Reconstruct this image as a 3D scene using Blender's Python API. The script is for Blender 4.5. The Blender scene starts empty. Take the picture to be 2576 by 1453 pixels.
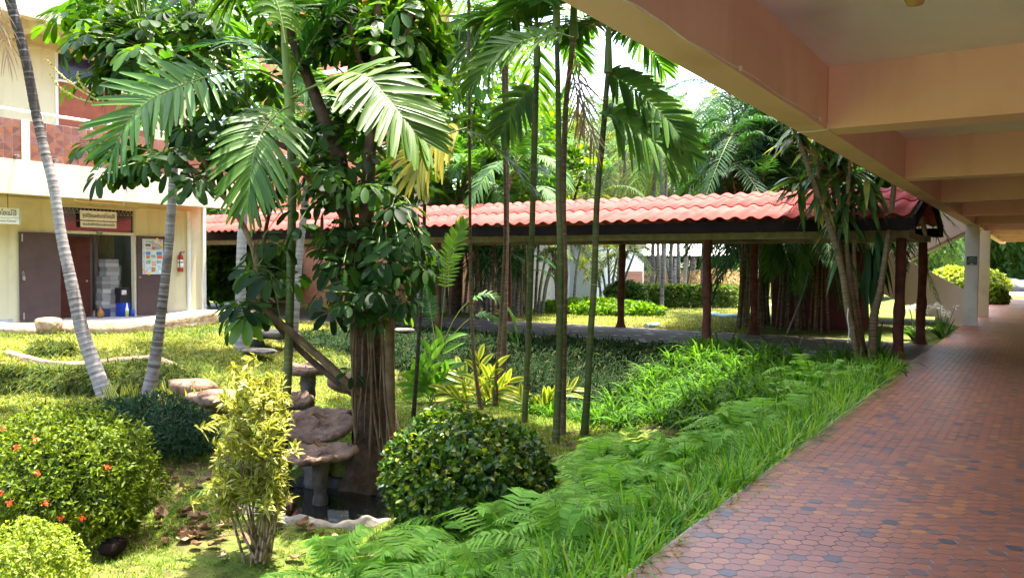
import bpy, bmesh, math, random
import numpy as np
from mathutils import Matrix, Vector
rng = np.random.default_rng(11)
random.seed(11)
SC = bpy.context.scene
COL = SC.collection

# ------------------------------------------------------------------ camera, sky, sun, exposure
PXW, PXH = 2576.0, 1453.0                      # the pixel frame used by at()/atz()
FPX = 2190.94 * 2576 / 2808
CX, CY = PXW / 2, PXH / 2
YAW, PITCH, ROLL, EYE = math.radians(33.4917), math.radians(1.8742), math.radians(0.4114), 1.6
cf = np.array([-math.sin(YAW) * math.cos(PITCH), math.cos(YAW) * math.cos(PITCH), -math.sin(PITCH)])
cr = np.array([math.cos(YAW), math.sin(YAW), 0.0]); cu = np.cross(cr, cf)
cr, cu = cr * math.cos(ROLL) + cu * math.sin(ROLL), -cr * math.sin(ROLL) + cu * math.cos(ROLL)
CAM = np.array([0.0, 0.0, EYE])
cd = bpy.data.cameras.new('camera'); cam = bpy.data.objects.new('camera', cd); COL.objects.link(cam)
cd.sensor_width = 36; cd.lens = 2190.94 / 2808 * 36; cd.clip_start = 0.05; cd.clip_end = 2000
cam.matrix_world = Matrix(((cr[0], cu[0], -cf[0], CAM[0]), (cr[1], cu[1], -cf[1], CAM[1]), (cr[2], cu[2], -cf[2], CAM[2]), (0, 0, 0, 1)))
SC.camera = cam

SUN = np.array([0.06, 0.20, 1.0]); SUN /= np.linalg.norm(SUN)
EL = math.asin(SUN[2])
w = bpy.data.worlds.new('World'); SC.world = w; w.use_nodes = True
nt = w.node_tree
sky = nt.nodes.new('ShaderNodeTexSky'); sky.sky_type = 'NISHITA'; sky.sun_disc = False
sky.sun_elevation = EL; sky.sun_rotation = math.atan2(SUN[0], SUN[1])
sky.air_density = 1.0; sky.dust_density = 4.0; sky.ozone_density = 1.0
bg = nt.nodes['Background']; bg.inputs['Strength'].default_value = 0.15
nt.links.new(sky.outputs[0], bg.inputs[0])
sl = bpy.data.lights.new('sun', 'SUN'); sun = bpy.data.objects.new('sun', sl); COL.objects.link(sun)
sl.energy = 2.9; sl.angle = math.radians(0.53); sl.color = (1.0, 0.93, 0.80)
sun.rotation_euler = Vector(SUN.tolist()).to_track_quat('Z', 'Y').to_euler(); sun.location = (20, 10, 40)
vs = SC.view_settings
vs.view_transform = 'Standard'; vs.look = 'None'; vs.exposure = 3.15; vs.gamma = 1.0; vs.use_curve_mapping = False
cy = SC.cycles
cy.use_denoising = True; cy.max_bounces = 10; cy.diffuse_bounces = 8; cy.glossy_bounces = 3; cy.transmission_bounces = 6; cy.transparent_max_bounces = 4
cy.caustics_reflective = False; cy.caustics_refractive = False; cy.sample_clamp_indirect = 8

# ------------------------------------------------------------------ helpers
def nrm(v):
    v = np.asarray(v, float); return v / np.maximum(np.linalg.norm(v, axis=-1, keepdims=True), 1e-9)
def ray(px, py): return cr * (px - CX) / FPX + cu * (CY - py) / FPX + cf
def at(px, py, d): return CAM + ray(px, py) * d            # a picture point at a distance
def atz(px, py, z): v = ray(px, py); return CAM + v * (z - EYE) / v[2]
def aty(px, py, y): v = ray(px, py); return CAM + v * y / v[1]
def atx(px, py, x): v = ray(px, py); return CAM + v * x / v[0]
def depth(p): return float((np.asarray(p) - CAM) @ cf)

CH = {}
class MB:
    """collects geometry; build() links it as ONE mesh object"""
    def __init__(s): s.V = []; s.F = []; s.n = 0
    def add(s, V, F, mat=0, val=0.5):
        V = np.asarray(V, float).reshape(-1, 3); F = np.asarray(F, int)
        if F.ndim == 1: F = F.reshape(1, -1)
        m = np.broadcast_to(np.asarray(mat, int), (len(F),)); v = np.broadcast_to(np.asarray(val, float), (len(F),))
        s.V.append(V); s.F.append((F + s.n, m, v)); s.n += len(V)
    def build(s, name, mats, parent=None, smooth=True):
        if not isinstance(mats, (list, tuple)): mats = [mats]
        me = bpy.data.meshes.new(name)
        V = np.concatenate(s.V) if s.V else np.zeros((0, 3))
        if parent is not None: V = V - np.array(parent_loc(parent))
        loops = np.concatenate([f.ravel() for f, _, _ in s.F]); sizes = np.concatenate([np.full(len(f), f.shape[1]) for f, _, _ in s.F])
        me.vertices.add(len(V)); me.vertices.foreach_set('co', V.ravel().astype(np.float32))
        me.loops.add(len(loops)); me.loops.foreach_set('vertex_index', loops.astype(np.int32))
        me.polygons.add(len(sizes)); st = np.concatenate([[0], np.cumsum(sizes)[:-1]])
        me.polygons.foreach_set('loop_start', st.astype(np.int32)); me.polygons.foreach_set('loop_total', sizes.astype(np.int32))
        me.polygons.foreach_set('material_index', np.concatenate([m for _, m, _ in s.F]).astype(np.int32))
        me.polygons.foreach_set('use_smooth', np.full(len(sizes), smooth))
        a = me.attributes.new('val', 'FLOAT', 'FACE'); a.data.foreach_set('value', np.concatenate([v for _, _, v in s.F]).astype(np.float32))
        me.update(calc_edges=True)
        for m in mats: me.materials.append(m)
        o = bpy.data.objects.new(name, me); COL.objects.link(o)
        if parent is not None: o.parent = parent; CH.setdefault(parent, []).append(o)
        return o
WL = {}
def parent_loc(o):
    l = np.array(o.location)
    return l + (parent_loc(o.parent) if o.parent else 0)
def tag(o, label=None, cat=None, group=None, kind=None):
    if label: o['label'] = label
    if cat: o['category'] = cat
    if group: o['group'] = group
    if kind: o['kind'] = kind
    return o
def thing(name, loc, label, cat, group=None):
    o = bpy.data.objects.new(name, None); COL.objects.link(o); o.location = tuple(float(c) for c in loc); o.empty_display_size = 0.2
    return tag(o, label, cat, group)
def dup(root, loc, rz=0.0, scale=1.0, label=None):
    r = root.copy(); COL.objects.link(r); r.location = tuple(float(c) for c in loc); r.rotation_euler = (0, 0, rz); r.scale = (scale,) * 3
    if label: r['label'] = label
    for ch in CH.get(root, []):
        c = ch.copy(); COL.objects.link(c); c.parent = r
        for g in CH.get(ch, []):
            d = g.copy(); COL.objects.link(d); d.parent = c
    return r

BOXF = np.array([[0, 3, 2, 1], [4, 5, 6, 7], [0, 1, 5, 4], [1, 2, 6, 5], [2, 3, 7, 6], [3, 0, 4, 7]])
def hexa(mb, P, mat=0, val=0.5): mb.add(P, BOXF, mat, val)
def box(mb, x0, x1, y0, y1, z0, z1, mat=0, val=0.5):
    hexa(mb, [(x0, y0, z0), (x1, y0, z0), (x1, y1, z0), (x0, y1, z0), (x0, y0, z1), (x1, y0, z1), (x1, y1, z1), (x0, y1, z1)], mat, val)
def spline(P, m):
    P = np.asarray(P, float); n = len(P)
    if n == 2: t = np.linspace(0, 1, m)[:, None]; return P[0] * (1 - t) + P[1] * t
    Q = np.vstack([2 * P[0] - P[1], P, 2 * P[-1] - P[-2]]); t = np.linspace(0, n - 1 - 1e-6, m); i = t.astype(int); u = (t - i)[:, None]
    a, b, c, d = Q[i], Q[i + 1], Q[i + 2], Q[i + 3]
    return .5 * ((2 * b) + (c - a) * u + (2 * a - 5 * b + 4 * c - d) * u ** 2 + (3 * b - a - 3 * c + d) * u ** 3)
def frames(P):
    T = nrm(np.gradient(P, axis=0)); ref = np.array([0.31, 0.95, 0.05]) if abs(T[0][2]) > .6 else np.array([0., 0., 1.])
    S = nrm(np.cross(T, ref)); N = np.cross(S, T); return T, S, N
def tube(mb, P, R, n=8, mat=0, val=0.5, cap=True, ir=0.0):
    P = np.asarray(P, float); m = len(P); R = np.broadcast_to(np.asarray(R, float), (m,))
    T, S, N = frames(P); a = np.linspace(0, 2 * np.pi, n, endpoint=False)
    rr = R[:, None] * (1 + ir * rng.normal(0, 1, (m, n)))
    V = P[:, None] + rr[..., None] * (np.cos(a)[None, :, None] * S[:, None] + np.sin(a)[None, :, None] * N[:, None])
    i = np.arange(m - 1)[:, None] * n; j = np.arange(n)[None]; k = (j + 1) % n
    F = np.stack([i + j, i + k, i + n + k, i + n + j], -1).reshape(-1, 4)
    v = np.asarray(val, float)
    if v.ndim == 1: v = np.repeat(v[:m - 1], n)
    mb.add(V.reshape(-1, 3), F, mat, v)
    if cap:
        for r_, o_ in ((0, -1), (m - 1, 1)):
            mb.add(V[r_], np.arange(n)[::-o_] if o_ == 1 else np.arange(n), mat, float(v.ravel()[0]))
def leaves(mb, B, D, N, L, W, K=3, prof=(.3, 1, .8, .1), droop=.2, fold=.2, val=.5, mat=0, cols=(-1, 0, 1), colmat=None, curl=0.0):
    """many leaves at once: base B, direction D, upper normal N (all n x 3)"""
    B = np.atleast_2d(B); n = len(B); D = nrm(np.broadcast_to(D, (n, 3))); N = np.broadcast_to(N, (n, 3))
    L = np.broadcast_to(np.asarray(L, float), (n,)); W = np.broadcast_to(np.asarray(W, float), (n,)); dr = np.broadcast_to(np.asarray(droop, float), (n,))
    s = np.linspace(0, 1, K + 1); pr = np.interp(s, np.linspace(0, 1, len(prof)), prof)
    g = np.array([0, 0, -1.0])
    pos = B[:, None] + D[:, None] * (L[:, None] * s)[..., None] + g * (L * dr)[:, None, None] * (s ** 2)[None, :, None]
    tan = nrm(D[:, None] + g * (2 * dr[:, None] * s)[..., None])
    Wv = nrm(np.cross(tan, N[:, None])); Nn = np.cross(Wv, tan)
    c = np.asarray(cols, float); C = len(c)
    hw = .5 * W[:, None] * pr[None]
    V = pos[:, :, None] + Wv[:, :, None] * (hw[..., None] * c)[..., None] + Nn[:, :, None] * (hw[..., None] * np.abs(c) * fold)[..., None]
    base = (np.arange(n) * (K + 1) * C)[:, None, None]; k = np.arange(K)[None, :, None] * C; j = np.arange(C - 1)[None, None]
    a = base + k + j
    F = np.stack([a, a + 1, a + C + 1, a + C], -1).reshape(-1, 4)
    vv = np.broadcast_to(np.asarray(val, float), (n,)); vv = np.repeat(vv, K * (C - 1))
    mm = np.tile(np.asarray(colmat), n * K) if colmat is not None else mat
    mb.add(V.reshape(-1, 3), F, mm, vv)
def rdir(n, up=0.0, spread=1.0):
    v = rng.normal(0, 1, (n, 3)); v[:, 2] = v[:, 2] * spread + up; return nrm(v)
def frond(mb, P, n=34, L=.5, W=.045, up=None, droop=.25, fold=.3, ang=(72, 28), lift=.12, val=(.2, .8), t0=.12, rr=.011, mat=0, rmat=1, K=4, prof=(.45, 1, .95, .75, .22), jit=.08, lp=None, gap=0.0):
    P = np.asarray(P, float); m = 40; Q = spline(P, m); T = nrm(np.gradient(Q, axis=0))
    ch = Q[-1] - Q[0]
    if up is None:
        h = np.array([ch[0], ch[1], 0.0]); h = nrm(h if np.linalg.norm(h) > .05 else np.array([1., 0, 0])); side = np.cross(h, [0, 0, 1.0])
    else: side = nrm(np.cross(ch, np.asarray(up, float)))
    t = np.linspace(t0, 1, n); ix = t * (m - 1); i0 = np.minimum(ix.astype(int), m - 2); u = (ix - i0)[:, None]
    b = Q[i0] * (1 - u) + Q[i0 + 1] * u; tt = nrm(T[i0] * (1 - u) + T[i0 + 1] * u)
    S = nrm(side - tt * (tt @ side)[:, None]); N = np.cross(S, tt)
    al = np.radians(np.interp(t, [t0, 1], ang))[:, None]
    x = (t - t0) / (1 - t0)
    pl = np.interp(x, [0, .2, .55, .85, 1], lp or [.6, .95, 1, .75, .5])
    for sg in (-1, 1):
        keep = rng.random(n) >= gap
        D = np.cos(al) * tt + np.sin(al) * S * sg + lift * N + rng.normal(0, jit, (n, 3))
        NN = nrm(N - .25 * sg * S)
        leaves(mb, b[keep], D[keep], NN[keep], L * pl[keep] * rng.uniform(.9, 1.08, keep.sum()), W * rng.uniform(.8, 1.15, keep.sum()) * np.interp(x[keep], [0, .15, .8, 1], [.75, 1, 1, .8]),
               K, prof, droop * rng.uniform(.6, 1.4, keep.sum()), fold, rng.uniform(val[0], val[1], keep.sum()), mat)
    tube(mb, Q[::3], np.linspace(rr, rr * .3, len(Q[::3])), 5, rmat, .5, False)

def ico(sub):
    bm = bmesh.new(); bmesh.ops.create_icosphere(bm, subdivisions=sub, radius=1.0)
    bm.verts.ensure_lookup_table(); V = np.array([v.co[:] for v in bm.verts]); F = np.array([[v.index for v in f.verts] for f in bm.faces]); bm.free(); return V, F
ICO3, ICO4, ICO2 = ico(3), ico(4), ico(2)
def wob(P, f, seed):
    g = np.random.default_rng(seed); o = np.zeros(len(P))
    for k in range(6):
        kv = g.normal(0, 1, 3) * f * (1 + .6 * k); o += np.sin(P @ kv + g.uniform(0, 6.3)) / (1 + .7 * k)
    return o / 2.2
def rock(mb, c, size, seed, mat=0, amp=.16, flat=0.0, icos=ICO3):
    V, F = icos; r = 1 + amp * wob(V, 2.2, seed) + amp * .35 * wob(V, 6, seed + 7)
    P = V * r[:, None]
    if flat: P[:, 2] = np.where(P[:, 2] > flat, flat + (P[:, 2] - flat) * .25, P[:, 2])
    mb.add(P * np.asarray(size) + np.asarray(c), F, mat, .5)
def lathe(mb, c, prof, n=16, mat=0, val=.5):
    a = np.linspace(0, 2 * np.pi, n, endpoint=False); pr = np.asarray(prof, float)
    V = np.stack([pr[:, 0, None] * np.cos(a), pr[:, 0, None] * np.sin(a), np.broadcast_to(pr[:, 1, None], (len(pr), n))], -1).reshape(-1, 3) + np.asarray(c)
    i = np.arange(len(pr) - 1)[:, None] * n; j = np.arange(n)[None]; k = (j + 1) % n
    mb.add(V, np.stack([i + j, i + k, i + n + k, i + n + j], -1).reshape(-1, 4), mat, val)

# ------------------------------------------------------------------ materials
def new_mat(name):
    m = bpy.data.materials.new(name); m.use_nodes = True; t = m.node_tree; b = t.nodes['Principled BSDF']; return m, t, b
def ramp(t, stops):
    r = t.nodes.new('ShaderNodeValToRGB'); e = r.color_ramp.elements
    while len(e) < len(stops): e.new(0.5)
    for i, (p, c) in enumerate(stops): e[i].position = p; e[i].color = (*c, 1)
    return r
def noise(t, scale, detail=4, coord='Object', dist=0.0):
    tc = t.nodes.new('ShaderNodeTexCoord'); n = t.nodes.new('ShaderNodeTexNoise'); n.inputs['Scale'].default_value = scale; n.inputs['Detail'].default_value = detail; n.inputs['Distortion'].default_value = dist
    t.links.new(tc.outputs[coord], n.inputs['Vector']); return n
def bump(t, b, src, strength=.3, dist=.01):
    k = t.nodes.new('ShaderNodeBump'); k.inputs['Strength'].default_value = strength; k.inputs['Distance'].default_value = dist
    t.links.new(src, k.inputs['Height']); t.links.new(k.outputs[0], b.inputs['Normal'])
def mat_noise(name, c1, c2, scale=3, rough=.7, bscale=40, bstr=.15, bdist=.005, spec=.3, lo=.35, hi=.65, val=False, c3=None, s3=14, streak=None):
    """two paint/stone colours mixed by noise, with bump; val=True shifts the mix by the face attribute"""
    m, t, b = new_mat(name); n = noise(t, scale, 6)
    r = ramp(t, [(lo, c1), (hi, c2)])
    f = n.outputs['Fac']
    if val:
        a = t.nodes.new('ShaderNodeAttribute'); a.attribute_name = 'val'
        mx = t.nodes.new('ShaderNodeMath'); mx.operation = 'MULTIPLY_ADD'; mx.inputs[1].default_value = .8; 
        ad = t.nodes.new('ShaderNodeMath'); ad.operation = 'MULTIPLY_ADD'; ad.inputs[1].default_value = .45; 
        t.links.new(f, ad.inputs[0]); ad.inputs[2].default_value = -.12
        t.links.new(a.outputs['Fac'], mx.inputs[0]); t.links.new(ad.outputs[0], mx.inputs[2]); f = mx.outputs[0]
    t.links.new(f, r.inputs[0]); out = r.outputs[0]
    if c3 is not None:
        n3 = noise(t, s3, 5, dist=.6); r3 = ramp(t, [(.55, (0, 0, 0)), (.72, (1, 1, 1))]); t.links.new(n3.outputs['Fac'], r3.inputs[0])
        mm = t.nodes.new('ShaderNodeMix'); mm.data_type = 'RGBA'; mm.inputs['B'].default_value = (*c3, 1)
        t.links.new(r3.outputs[0], mm.inputs['Factor']); t.links.new(out, mm.inputs['A']); out = mm.outputs['Result']
    if streak is not None:                                     # run-off marks: noise drawn out along z (or along the slope)
        tc = t.nodes.new('ShaderNodeTexCoord'); mp = t.nodes.new('ShaderNodeMapping'); mp.inputs['Scale'].default_value = streak[1]; ns = t.nodes.new('ShaderNodeTexNoise'); ns.inputs['Scale'].default_value = 1; ns.inputs['Detail'].default_value = 6
        t.links.new(tc.outputs['Object'], mp.inputs[0]); t.links.new(mp.outputs[0], ns.inputs['Vector']); rs = ramp(t, [(.52, (0, 0, 0)), (.75, (streak[2],) * 3)]); t.links.new(ns.outputs['Fac'], rs.inputs[0])
        m2 = t.nodes.new('ShaderNodeMix'); m2.data_type = 'RGBA'; m2.inputs['B'].default_value = (*streak[0], 1); t.links.new(rs.outputs[0], m2.inputs['Factor']); t.links.new(out, m2.inputs['A']); out = m2.outputs['Result']
    t.links.new(out, b.inputs['Base Color'])
    b.inputs['Roughness'].default_value = rough; b.inputs['Specular IOR Level'].default_value = spec
    if bstr: bump(t, b, noise(t, bscale, 6).outputs['Fac'], bstr, bdist)
    return m
def mat_leaf(name, c1, c2, tr=.35, tcol=None, rough=.42, spec=.35, c3=None):
    """leaf: colour by the per-leaf face attribute, part of the light passes through"""
    m, t, b = new_mat(name)
    a = t.nodes.new('ShaderNodeAttribute'); a.attribute_name = 'val'
    n = noise(t, 2.3, 2); ad = t.nodes.new('ShaderNodeMath'); ad.operation = 'MULTIPLY_ADD'; ad.inputs[1].default_value = .5; ad.inputs[2].default_value = -.25
    t.links.new(n.outputs['Fac'], ad.inputs[0]); sm = t.nodes.new('ShaderNodeMath'); sm.operation = 'ADD'; t.links.new(a.outputs['Fac'], sm.inputs[0]); t.links.new(ad.outputs[0], sm.inputs[1])
    st = [(.1, c1), (.85, c2)] if c3 is None else [(.08, c1), (.7, c2), (.97, c3)]
    r = ramp(t, st); t.links.new(sm.outputs[0], r.inputs[0])
    t.links.new(r.outputs[0], b.inputs['Base Color']); b.inputs['Roughness'].default_value = rough; b.inputs['Specular IOR Level'].default_value = spec
    tb = t.nodes.new('ShaderNodeBsdfTranslucent'); tc = tcol or (2.2, 2.0, .8)
    mu = t.nodes.new('ShaderNodeMix'); mu.data_type = 'RGBA'; mu.blend_type = 'MULTIPLY'; mu.inputs['Factor'].default_value = 1; mu.inputs['B'].default_value = (*tc, 1); t.links.new(r.outputs[0], mu.inputs['A'])
    t.links.new(mu.outputs['Result'], tb.inputs['Color'])
    mx = t.nodes.new('ShaderNodeMixShader'); mx.inputs[0].default_value = tr
    t.links.new(b.outputs[0], mx.inputs[1]); t.links.new(tb.outputs[0], mx.inputs[2])
    t.links.new(mx.outputs[0], t.nodes['Material Output'].inputs['Surface'])
    return m
def mat_val(name, stops, rough=.6, spec=.3, nscale=30, namp=.12, bstr=.1, bdist=.003):
    """colour ramp over the face attribute, broken up by fine noise"""
    m, t, b = new_mat(name); a = t.nodes.new('ShaderNodeAttribute'); a.attribute_name = 'val'
    n = noise(t, nscale, 5); ad = t.nodes.new('ShaderNodeMath'); ad.operation = 'MULTIPLY_ADD'; ad.inputs[1].default_value = namp * 2; ad.inputs[2].default_value = -namp
    t.links.new(n.outputs['Fac'], ad.inputs[0]); sm = t.nodes.new('ShaderNodeMath'); sm.operation = 'ADD'; t.links.new(a.outputs['Fac'], sm.inputs[0]); t.links.new(ad.outputs[0], sm.inputs[1])
    r = ramp(t, stops); t.links.new(sm.outputs[0], r.inputs[0]); t.links.new(r.outputs[0], b.inputs['Base Color'])
    b.inputs['Roughness'].default_value = rough; b.inputs['Specular IOR Level'].default_value = spec
    if bstr: bump(t, b, noise(t, nscale * 2, 5).outputs['Fac'], bstr, bdist)
    return m
def mat_flat(name, c, rough=.5, spec=.4, metal=0.0):
    return mat_noise(name, tuple(x * .93 for x in c), tuple(min(1, x * 1.05) for x in c), 9, rough, 60, .04, .002, spec) if not metal else _metal(name, c, rough)
def _metal(name, c, rough):
    m, t, b = new_mat(name); b.inputs['Base Color'].default_value = (*c, 1); b.inputs['Metallic'].default_value = 1; b.inputs['Roughness'].default_value = rough
    bump(t, b, noise(t, 50, 3).outputs['Fac'], .05, .002); return m
def mat_brick(name, c1, c2, mortar, sx, sy, rough=.8, coord=('y', 'z')):
    m, t, b = new_mat(name); tc = t.nodes.new('ShaderNodeTexCoord'); sp = t.nodes.new('ShaderNodeSeparateXYZ'); cb = t.nodes.new('ShaderNodeCombineXYZ')
    t.links.new(tc.outputs['Object'], sp.inputs[0]); t.links.new(sp.outputs[coord[0].upper()], cb.inputs[0]); t.links.new(sp.outputs[coord[1].upper()], cb.inputs[1])
    k = t.nodes.new('ShaderNodeTexBrick'); k.inputs['Color1'].default_value = (*c1, 1); k.inputs['Color2'].default_value = (*c2, 1); k.inputs['Mortar'].default_value = (*mortar, 1)
    k.inputs['Scale'].default_value = 1; k.inputs['Brick Width'].default_value = sx; k.inputs['Row Height'].default_value = sy; k.inputs['Mortar Size'].default_value = .008; k.inputs['Mortar Smooth'].default_value = .2
    t.links.new(cb.outputs[0], k.inputs['Vector'])
    n = noise(t, 5, 5); mx = t.nodes.new('ShaderNodeMix'); mx.data_type = 'RGBA'; mx.blend_type = 'MULTIPLY'; mx.inputs['Factor'].default_value = .5
    r = ramp(t, [(.3, (.55, .55, .55)), (.7, (1.15, 1.1, 1.05))]); t.links.new(n.outputs['Fac'], r.inputs[0]); t.links.new(k.outputs['Color'], mx.inputs['A']); t.links.new(r.outputs[0], mx.inputs['B'])
    t.links.new(mx.outputs['Result'], b.inputs['Base Color']); b.inputs['Roughness'].default_value = rough
    bump(t, b, k.outputs['Fac'], -.4, .006); return m

M = {}
M['beam'] = mat_noise('beam_paint', (.80, .50, .385), (.85, .55, .425), 1.2, .75, 220, .14, .002, c3=(.75, .45, .33), s3=1.1, streak=((.58, .33, .21), (5, 5, .7), .28))
M['soffit'] = mat_noise('soffit_paint', (.72, .49, .345), (.77, .53, .375), 1.0, .75, 220, .12, .002, c3=(.61, .39, .24), s3=.9)
M['ceil'] = mat_noise('ceiling_paint', (.76, .73, .68), (.81, .78, .73), .8, .8, 200, .12, .002, c3=(.64, .61, .57), s3=.7, streak=((.48, .42, .34), (1.3, .6, 1), .45))
M['white'] = mat_noise('white_paint', (.80, .79, .75), (.86, .85, .81), 1.5, .7, 120, .1, .002, c3=(.66, .64, .58), s3=2.0)
M['cream'] = mat_noise('cream_paint', (.66, .53, .37), (.70, .575, .41), 1.2, .75, 120, .1, .002, c3=(.58, .46, .31), s3=1.1, streak=((.36, .27, .18), (4, 4, .5), .5))
M['yellow'] = mat_noise('yellow_plaster', (.68, .60, .37), (.73, .65, .42), 1.0, .8, 90, .12, .003, c3=(.63, .55, .35), s3=1.3, streak=((.45, .37, .22), (4, 4, .5), .45))
M['pinkwall'] = mat_noise('pink_render', (.82, .64, .54), (.86, .69, .58), 1.1, .8, 140, .25, .003)
M['brown'] = mat_noise('brown_door_paint', (.085, .05, .045), (.105, .062, .055), 3, .55, 60, .06, .002)
M['reddoor'] = mat_noise('red_wood', (.30, .07, .03), (.38, .10, .04), 4, .5, 50, .08, .002)
M['grey'] = mat_noise('grey_concrete', (.42, .41, .40), (.55, .53, .51), 2.2, .85, 60, .3, .006, c3=(.33, .31, .29), s3=4)
M['dark'] = mat_noise('dark_interior', (.03, .03, .03), (.05, .05, .05), 3, .8, 30, .05)
M['maroon'] = mat_noise('maroon_wall', (.085, .018, .022), (.115, .026, .03), 1.6, .8, 80, .15, .003)
M['steel'] = mat_flat('galvanised_steel', (.5, .5, .5), .4, .5, 1)
M['blackpaint'] = mat_flat('black_paint', (.02, .02, .02), .4)
M['tile_roof'] = mat_noise('red_fibre_cement', (.27, .050, .042), (.35, .075, .062), 1.8, .85, 45, .12, .003, .12, c3=(.16, .032, .03), s3=2.6, streak=((.11, .035, .03), (7, .9, .9), .6))
M['fascia'] = mat_noise('dark_board', (.010, .007, .007), (.016, .010, .010), 4, .9, 60, .1, spec=.05)
M['timber'] = mat_noise('grey_timber', (.20, .16, .11), (.30, .25, .18), 6, .8, 40, .3, .004)
M['postwood'] = mat_noise('red_brown_log', (.075, .022, .016), (.14, .045, .028), 5, .75, 18, .7, .012, c3=(.045, .014, .012), s3=9)
M['bark'] = mat_noise('bark', (.035, .020, .012), (.095, .058, .034), 8, .9, 30, .8, .012, c3=(.022, .015, .010), s3=14)
M['bark_tan'] = mat_noise('tan_bark', (.075, .046, .022), (.15, .10, .055), 9, .9, 40, .6, .008)
M['log'] = mat_noise('driftwood', (.27, .17, .10), (.46, .34, .23), 5, .85, 14, .9, .02, c3=(.22, .14, .09), s3=9)
M['stone'] = mat_noise('laterite_stone', (.11, .062, .042), (.26, .165, .115), 6, .9, 24, .9, .018, c3=(.045, .032, .026), s3=11)
M['greystone'] = mat_noise('grey_stone', (.06, .05, .042), (.15, .13, .11), 7, .9, 26, .8, .015, c3=(.13, .12, .11), s3=12)
M['rim'] = mat_noise('pond_rim_concrete', (.12, .105, .085), (.27, .24, .195), 9, .9, 30, .8, .012, c3=(.16, .14, .11), s3=10)

# ------------------------------------------------------------------ terrain
_g = []
for px, py, z in [(1000,1440,-.75),(700,1430,-.82),(300,1440,-.82),(20,1440,-.8),(480,1150,-.68),(200,1050,-.58),(930,1130,-.52),(820,1290,-.76),(640,1330,-.8),(560,1400,-.82),(1480,1095,-.58),(1560,1100,-.6),
                  (1320,1060,-.52),(1185,1030,-.52),(1250,1130,-.6),(1620,1120,-.62),(265,1000,-.45),(370,1000,-.45),(20,1000,-.45),(480,990,-.42),(430,950,-.25),(100,930,-.2),(300,935,-.22),(605,880,-.12),(740,880,-.15),(680,900,-.3),
                  (400,850,-.0),(20,860,0),(550,850,-.02),(700,940,-.36),(780,960,-.42),(1050,1050,-.5),
                  (1540,1080,-.95),(1400,1035,-.9),(1250,990,-.8),(1100,970,-.6),(1600,1090,-.95),(1000,900,-.25),(1300,930,-.5),(1500,960,-.6)]:
    p = atz(px, py, z); _g.append((p[0], p[1], z))
for y in np.arange(-4, 14.9, .9):
    _g += [(-1.75, y, -.07), (-2.5, y, -.30 if y < 10 else -.16), (-3.3, y, -.58 if y < 9.5 else -.32)]
for x in np.arange(-17, -2, 1.2): _g.append((x, 14.9, -.05))
for y in np.arange(-6, 15, 1.5): _g += [(-17.4, y, .05), (-19, y, .05)]
for x in (-16, -12, -8, -5): _g += [(x, -3, -.6), (x, -6, -.6)]
_g = np.array(_g)
def ground(x, y):
    x = np.asarray(x, float); y = np.asarray(y, float); sh = x.shape; X, Y = x.ravel(), y.ravel()
    out = np.full(X.shape, -.05)
    ins = (X < -1.7) & (X > -18.4) & (Y < 15.0) & (Y > -7)
    if ins.any():
        d2 = (X[ins][:, None] - _g[:, 0]) ** 2 + (Y[ins][:, None] - _g[:, 1]) ** 2
        wgt = 1 / (d2 + .12) ** 1.9
        z = (wgt * _g[:, 2]).sum(1) / wgt.sum(1)
        z += .03 * np.sin(X[ins] * 2.1 + 1) * np.sin(Y[ins] * 1.7) + .015 * np.sin(X[ins] * 5.3) * np.sin(Y[ins] * 4.9 + 2)
        out[ins] = z
    far = Y > 33
    out = np.where(far, -.05 - .9 * np.clip((Y - 33) / 7, 0, 1) * np.clip((-6 - X) / 3, 0, 1), out)
    out = np.where(X <= -18.4, .03, out)
    return out.reshape(sh)
def gpt(px, py):
    z = -.4
    for _ in range(12): p = atz(px, py, z); z = .5 * z + .5 * float(ground(p[0], p[1]))
    return np.array([p[0], p[1], float(ground(p[0], p[1]))])
POND = atz(812, 1262, -.74); RIM_DZ = -.085; POND_Z = -.83
def in_pond(x, y, k=1.0):
    return ((x - PC[0]) / (PR[0] * k)) ** 2 + ((y - PC[1]) / (PR[1] * k)) ** 2 < 1
PC = np.array([POND[0] - .05, POND[1] + .12]); PR = np.array([.92, .62])

xs = np.unique(np.round(np.concatenate([[-1500, -600, -250, -120, -80, -60, -50, -42, -36, -32, -28, -25, -22, -20], np.arange(-18.6, -1.4, .14), [0, 3, 6, 10, 18, 30, 50, 90, 200, 600, 1500]]), 3))
ys = np.unique(np.round(np.concatenate([[-1500, -500, -150, -60, -25, -12, -8], np.arange(-7, 15.3, .14), np.arange(16, 42, 1.0), [46, 50, 56, 64, 75, 90, 120, 200, 400, 800, 1500]]), 3))
GX, GY = np.meshgrid(xs, ys, indexing='ij'); GZ = ground(GX, GY)
GZ = np.where(in_pond(GX, GY, 1.08), -1.25, GZ)
under = (GX > -1.7) & (GX < 6.5) & (GY < 47.5) & (GY > -12); GZ = np.where(under, -.3, GZ)
walk = (GX > -30) & (GX < -1.5) & (GY > 15.15) & (GY < 18.4); GZ = np.where(walk, -.12, GZ)
GZ = np.where((GX < -18.7) & (GY < 15) & (GY > -9), -.3, GZ)
mx_, my_ = (GX[:-1, :-1] + GX[1:, 1:]) / 2, (GY[:-1, :-1] + GY[1:, 1:]) / 2
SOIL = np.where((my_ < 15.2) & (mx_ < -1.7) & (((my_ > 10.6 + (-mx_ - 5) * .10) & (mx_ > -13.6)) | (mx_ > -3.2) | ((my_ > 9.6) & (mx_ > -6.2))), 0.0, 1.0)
mb = MB(); ni, nj = GX.shape; idx = np.arange(ni * nj).reshape(ni, nj)
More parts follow.
